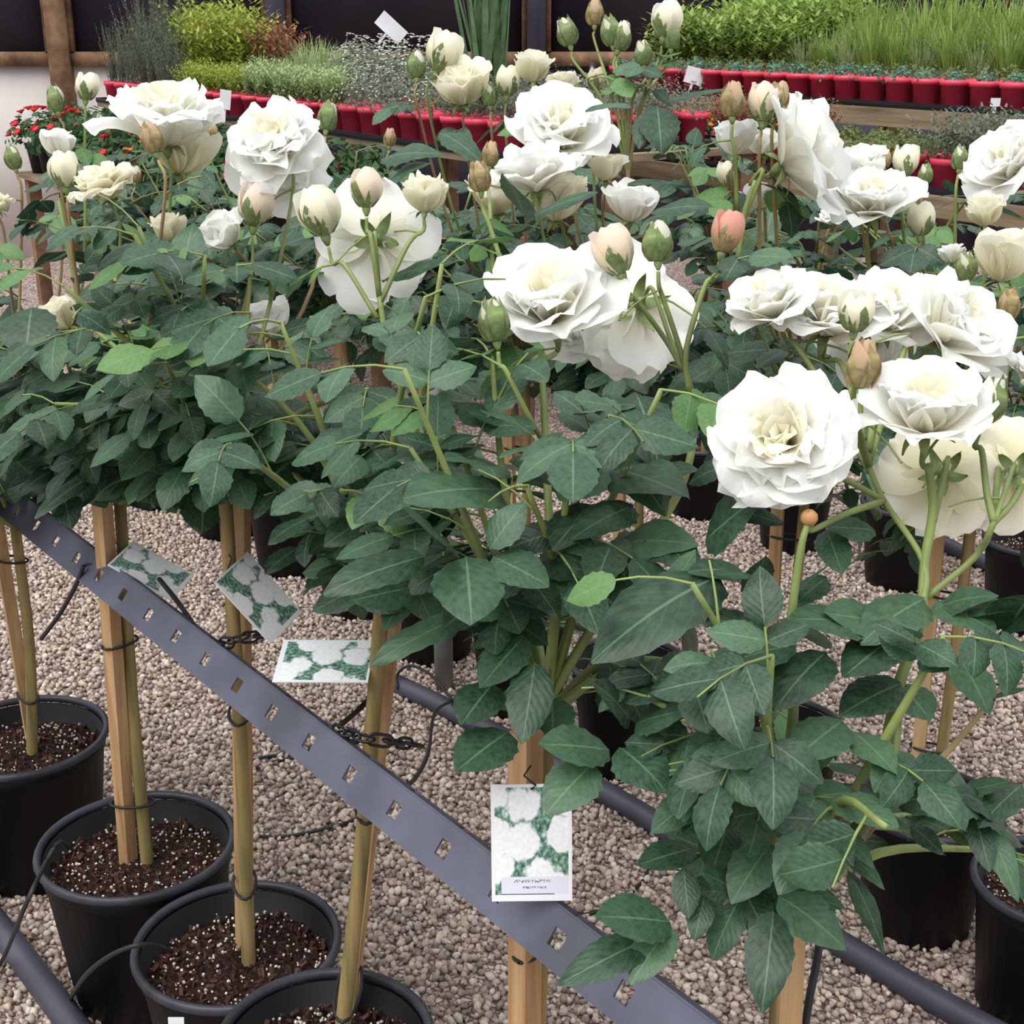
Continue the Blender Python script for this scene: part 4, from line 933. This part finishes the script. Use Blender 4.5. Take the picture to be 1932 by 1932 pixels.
def potted(name, label, loc, meshes, group, pot='red', s=1.0, cat='potted plant', parts=('foliage', 'blossoms')):
    o = empty(name, loc, label, cat, group); L = Matrix.Translation(loc)
    obj('pot', RP if pot == 'red' else BP, o, L); zt = .086 if pot == 'red' else .121
    obj('soil', SL, o, L @ Matrix.Translation((0, 0, zt)) @ Matrix.Scale(1 if pot == 'red' else 1.3, 4))
    for nm, me in zip(parts, meshes):
        if me is None: continue
        q = obj(nm, me, o, L @ Matrix.Translation((0, 0, zt)) @ Matrix.Rotation(rnd(0, 6.28), 4, 'Z') @ Matrix.Diagonal((s * rnd(.9, 1.1), s * rnd(.9, 1.1), s * rnd(.88, 1.12), 1))); q['kind'] = 'stuff'
    return o
def bench(name, label, o, length, depth, h, lip=.07):
    """planks on legs; o = front left corner on the ground"""
    e = empty(name, o, label, 'bench'); R = Matrix(((DIR.x, NRM.x, 0, o.x), (DIR.y, NRM.y, 0, o.y), (0, 0, 1, 0), (0, 0, 0, 1)))
    k = max(3, int(depth / .14)); w = depth / k
    for i in range(k):
        mb = MB(); mb.box(R @ Matrix.Translation((length / 2, w * (i + .5), h - .0125)), length, w - .012, .025); obj('plank', mb.mesh('plank', M_PLANK, False), e)
    if lip: mb = MB(); mb.box(R @ Matrix.Translation((length / 2, -.012, h - lip / 2)), length, .022, lip); obj('front_board', mb.mesh('front_board', M_PLANK, False), e)
    n = max(2, int(length / .9) + 1)
    for i in range(n):
        for y in (.06, depth - .06):
            mb = MB(); mb.box(R @ Matrix.Translation((.06 + (length - .12) * i / (n - 1), y, (h - .025) / 2)), .06, .06, h - .025); obj('leg', mb.mesh('leg', M_FRAME, False), e)
    return R
def tray(label, R, x0, x1, y0, y1, h):
    mb = MB(); mb.box(R @ Matrix.Translation(((x0 + x1) / 2, (y0 + y1) / 2, h + .006)), x1 - x0, y1 - y0, .010)
    for (a, b, c, d) in ((x0, x1, y0, y0 + .006), (x0, x1, y1 - .006, y1), (x0, x0 + .006, y0, y1), (x1 - .006, x1, y0, y1)):
        mb.box(R @ Matrix.Translation(((a + b) / 2, (c + d) / 2, h + .013)), b - a, d - c, .022)
    tag(obj('plant_tray', mb.mesh('plant_tray', M_TRAY, False)), label, 'tray', 'black plant trays')
ORD = ['first', 'second', 'third', 'fourth', 'fifth', 'sixth', 'seventh', 'eighth', 'ninth', 'tenth', 'eleventh', 'twelfth', 'thirteenth', 'fourteenth', 'fifteenth', 'sixteenth', 'seventeenth', 'eighteenth', 'nineteenth', 'twentieth', 'twenty-first', 'twenty-second', 'twenty-third', 'twenty-fourth', 'twenty-fifth', 'twenty-sixth']
ROWN = ['front', 'second', 'third', 'fourth', 'fifth', 'back']
def where(i, j): return ', %s from left, %s row' % (ORD[i], ROWN[j])

G_TALL = [m_grass(M_GRASS, 170, .25, .0026, .38, .35, .045) for _ in range(3)]
G_PALE = [m_grass(M_GRASS2, 130, .22, .0024, .55, .4, .045) for _ in range(2)]
ROS = [m_mound(M_BLUEG, 150, .06, .06, .02) for _ in range(3)]
SED = [m_mound(M_SEDUM, 260, .075, .055, .014) for _ in range(2)]
DKM = [m_mound(M_DKG, 240, .10, .13, .03) for _ in range(2)]
REDM = [m_mound(M_DKG, 200, .10, .12, .028, 14, M_REDFL, .017) for _ in range(2)]
ORM = m_mound(M_DKG, 200, .09, .10, .026, 8, M_ORFL, .02)
GRYM = [m_mound(M_GREY, 300, .10, .16, .016, 30, M_WHFL, .005) for _ in range(2)]
HRB = [m_sprigs(M_HERB, 130, .24, 10, .022) for _ in range(2)]
GRH = [m_sprigs(M_GRASS2, 110, .17, 9, .022)]
GRS = [m_sprigs(M_GREY, 70, .14, 8, .016)]
LAV = [m_spikes(M_GREY) for _ in range(2)]
BRZ = [m_sprigs(M_BRONZE, 70, .26, 10, .026)]
LEAFY = [m_sprigs(M_GRASS, 90, .26, 8, .04)]

# right bench, upper tier: red pots along the front edge, grasses behind
h1 = 1.125
oR = PH(1330, 178, h1); oR = Vector((oR.x, oR.y, 0)) + NRM * .0
E = Vector((1.95, 5.05, 0))
oR = Vector((.86, 6.66, 0)); R1 = bench('plant_bench', 'wooden plant bench along the right with grasses in red pots', oR - DIR * .75 , 3.3, .95, h1)
n = 0
for i in range(19):
    x = .08 + i * .138
    p = R1 @ Vector((x, .075, h1 + .012))
    potted('potted_rosette', 'red pot of blue-green seedlings, %s from left, right bench front row' % ORD[i], p, ROS[i % 3], 'red pots along the right bench', s=rnd(.85, 1.15))
    for j in range(1, 6):
        q = R1 @ Vector((x + rnd(-.01, .01), .075 + j * .155, h1 + .012))
        if i <= 6 and j >= 2: me, nm, s_ = (LEAFY[0], None), 'potted_leafy_plant', .9 + .1 * j
        elif j == 1: me, nm, s_ = (SED[i % 2][0], None), 'potted_sedum', 1.2
        else: me, nm, s_ = ((G_TALL + G_PALE)[(i * 3 + j) % 5], None), 'potted_grass', .75 + .19 * j * rnd(.85, 1.15)
        potted(nm, {'potted_leafy_plant': 'bright leafy plant at the left end of the right bench', 'potted_sedum': 'low green mound plant behind the red-potted rosettes', 'potted_grass': 'bright green grass clump on the right bench'}[nm] + where(i, j), q, me, nm.replace('potted_', '') + ' pots on the right bench', s=s_)
tray('long black tray under the red pots of the right bench', R1, .0, 3.25, .0, .92, h1)
# lower tier in front of it
h2 = .90
R2 = bench('plant_bench', 'low wooden plant bench in front of the right bench', oR + DIR * .25 - NRM * .62, 2.3, .55, h2)
for i in range(14):
    for j in range(3):
        p = R2 @ Vector((.09 + i * .155, .09 + j * .165, h2 + .012))
        if i < 5: me, nm, lb = (ORM if (i + j) % 3 else (BRZ[0], None)), 'potted_marigold', 'orange-brown bedding plant on the low right bench'
        elif i < 10: me, nm, lb = SED[(i + j) % 2], 'potted_sedum', 'low green sedum on the low right bench'
        else: me, nm, lb = (GRS[0], None), 'potted_herb', 'silvery grey herb on the low right bench'
        potted(nm, lb + where(i, j), p, me, nm.replace('potted_', '') + ' pots on the low right bench', s=.75 if i < 5 else 1.3)
tray('black tray on the low right bench', R2, .0, 2.25, .0, .5, h2)

# left bench: red pots at the front, herbs and grasses behind
h3 = 1.02
oL = Vector((-1.46, 6.8, 0)); R3 = bench('plant_bench', 'wooden plant bench on the left with herbs in red pots', oL - DIR * 1.6, 4.25, 1.1, h3, 0)
def on_px(px, Y, hh):            # helper for the plants recognisable in the picture
    return PY(px, 100, Y).x
for i in range(26):
    x = .1 + i * .158; wp = R3 @ Vector((x, .08, 0)); pxx = CX + wp.x / (wp.y * math.cos(PITCH) + .12) * F
    for j in range(6):
        q = R3 @ Vector((x + rnd(-.012, .012), .085 + j * .165, h3 + .012)); zq = q.y * math.cos(PITCH) + .12; px = CX + q.x / zq * F
        if px < 345: me, nm, lb, s_ = (LAV[(i + j) % 2], None), 'potted_lavender', 'upright grey-green lavender on the left bench', .75 if j < 1 else 1.15
        elif px < 470: me, nm, lb, s_ = (HRB[(i + j) % 2], None), 'potted_herb', 'yellow-green feathery herb on the left bench', .65 if j < 2 else 1.75
        elif px < 530 and j > 2: me, nm, lb, s_ = (BRZ[0], None), 'potted_bronze_plant', 'red-bronze plant on the left bench', 1.35
        elif px < 640: me, nm, lb, s_ = (G_PALE[(i + j) % 2] if j > 1 else GRH[0], None), 'potted_grass', 'pale green grass on the left bench', .95 if j < 3 else 1.35
        elif px < 820: me, nm, lb, s_ = GRYM[(i + j) % 2], 'potted_alyssum', 'grey-green mound with tiny white flowers on the left bench', 1.45 if j > 1 else .95
        else: me, nm, lb, s_ = (GRS[0] if j < 2 else GRYM[j % 2][0], None), 'potted_sage', 'grey sage at the near end of the left bench', 1.0
        if j == 0: pass
        potted(nm, lb + where(i, j), q, me, nm.replace('potted_', '') + ' pots on the left bench', s=s_)
tray('long black tray under the pots of the left bench', R3, .0, 4.2, .0, 1.05, h3)
# low bench in front of the left one: dark bedding plants with red flowers
h4 = .76
R4 = bench('plant_bench', 'low wooden bench with red-flowered bedding plants on the left', oL - DIR * .6 - NRM * .75, 3.0, .6, h4, 0)
for i in range(16):
    for j in range(3):
        p = R4 @ Vector((.12 + i * .18, .1 + j * .19, h4))
        k = (i * 5 + j * 3) % 7
        if k in (0, 3): me, nm, lb = REDM[i % 2], 'potted_geranium', 'red-flowered bedding plant on the low left bench'
        elif k == 5 and i > 7: me, nm, lb = ORM, 'potted_marigold', 'orange marigold on the low left bench'
        else: me, nm, lb = DKM[(i + j) % 2], 'potted_bush', 'dark leafy bedding plant on the low left bench'
        potted(nm, lb + where(i, j), p, me, nm.replace('potted_', '') + ' pots on the low left bench', pot='black', s=1.4)

# tall strap-leaved plant, white cards and a black bottle-like post among the pots
st = MB()
for i in range(46):
    a = rnd(0, 6.28); k = rnd(0, .28); blade(st, Vector((rnd(-.06, .06), rnd(-.06, .06), 0)), Vector((math.cos(a) * k, math.sin(a) * k, 1)).normalized(), rnd(.4, .75), rnd(.008, .014), rnd(0, .12), 0, 4)
q = PY(915, 140, 5.75); potted('potted_iris', 'tall strap-leaved plant at the back of the left bench', Vector((q.x, q.y, h3 + .012)), (st.mesh('straps', M_STRAP), None), None, pot='black', s=1.1, parts=('leaves', 'x'))
def wcard(label, px, py, z, w, h, ang=0):
    mb = MB(); mb.box(Matrix.Identity(4), w, .002, h); mb.box(Matrix.Translation((0, .003, -h * .75)), .012, .002, h * 1.0)
    tag(obj('price_card', mb.mesh('price_card', M_WTAG, False), None, Matrix.Translation(P(px, py, z)) @ Matrix.Rotation(rad(ang), 4, 'Y')), label, 'card', 'white plant cards')
wcard('white card leaning among grey plants at the top', 738, 52, 6.2, .14, .07, 42)
wcard('white triangular card between the red pots on the left', 425, 188, 6.2, .05, .085, 8)
wcard('white card at the left end of the right bench', 1310, 143, 6.4, .085, .075, 15)
wcard('small white label on the right bench front board', 1878, 193, 5.05, .036, .03, 0)
cp = P(555, 522, 3.25); gq = T[15].graft
mb = MB(); mb.box(Matrix.Rotation(rad(25), 4, 'Y'), .07, .002, .05); mb.tube(smooth_path([Vector((0, 0, .02)), (gq - cp) * .5 + Vector((0, 0, .05)), gq - cp], 4), .001, 4)
tag(obj('plant_tag', mb.mesh('plant_tag', M_WTAG, False), None, Matrix.Translation(cp)), 'plain white tag glimpsed between the crowns left of centre', 'tag')
mb = MB(); mb.lathe([(.001, 0), (.026, 0), (.026, .09), (.018, .11), (.018, .15), (.001, .15)], 14)
tag(obj('black_bottle', mb.mesh('black_bottle', M_TUBE), None, Matrix.Translation(R1 @ Vector((.02, -.06, h1 - .02)))), 'slim black bottle at the left end of the right bench', 'bottle')
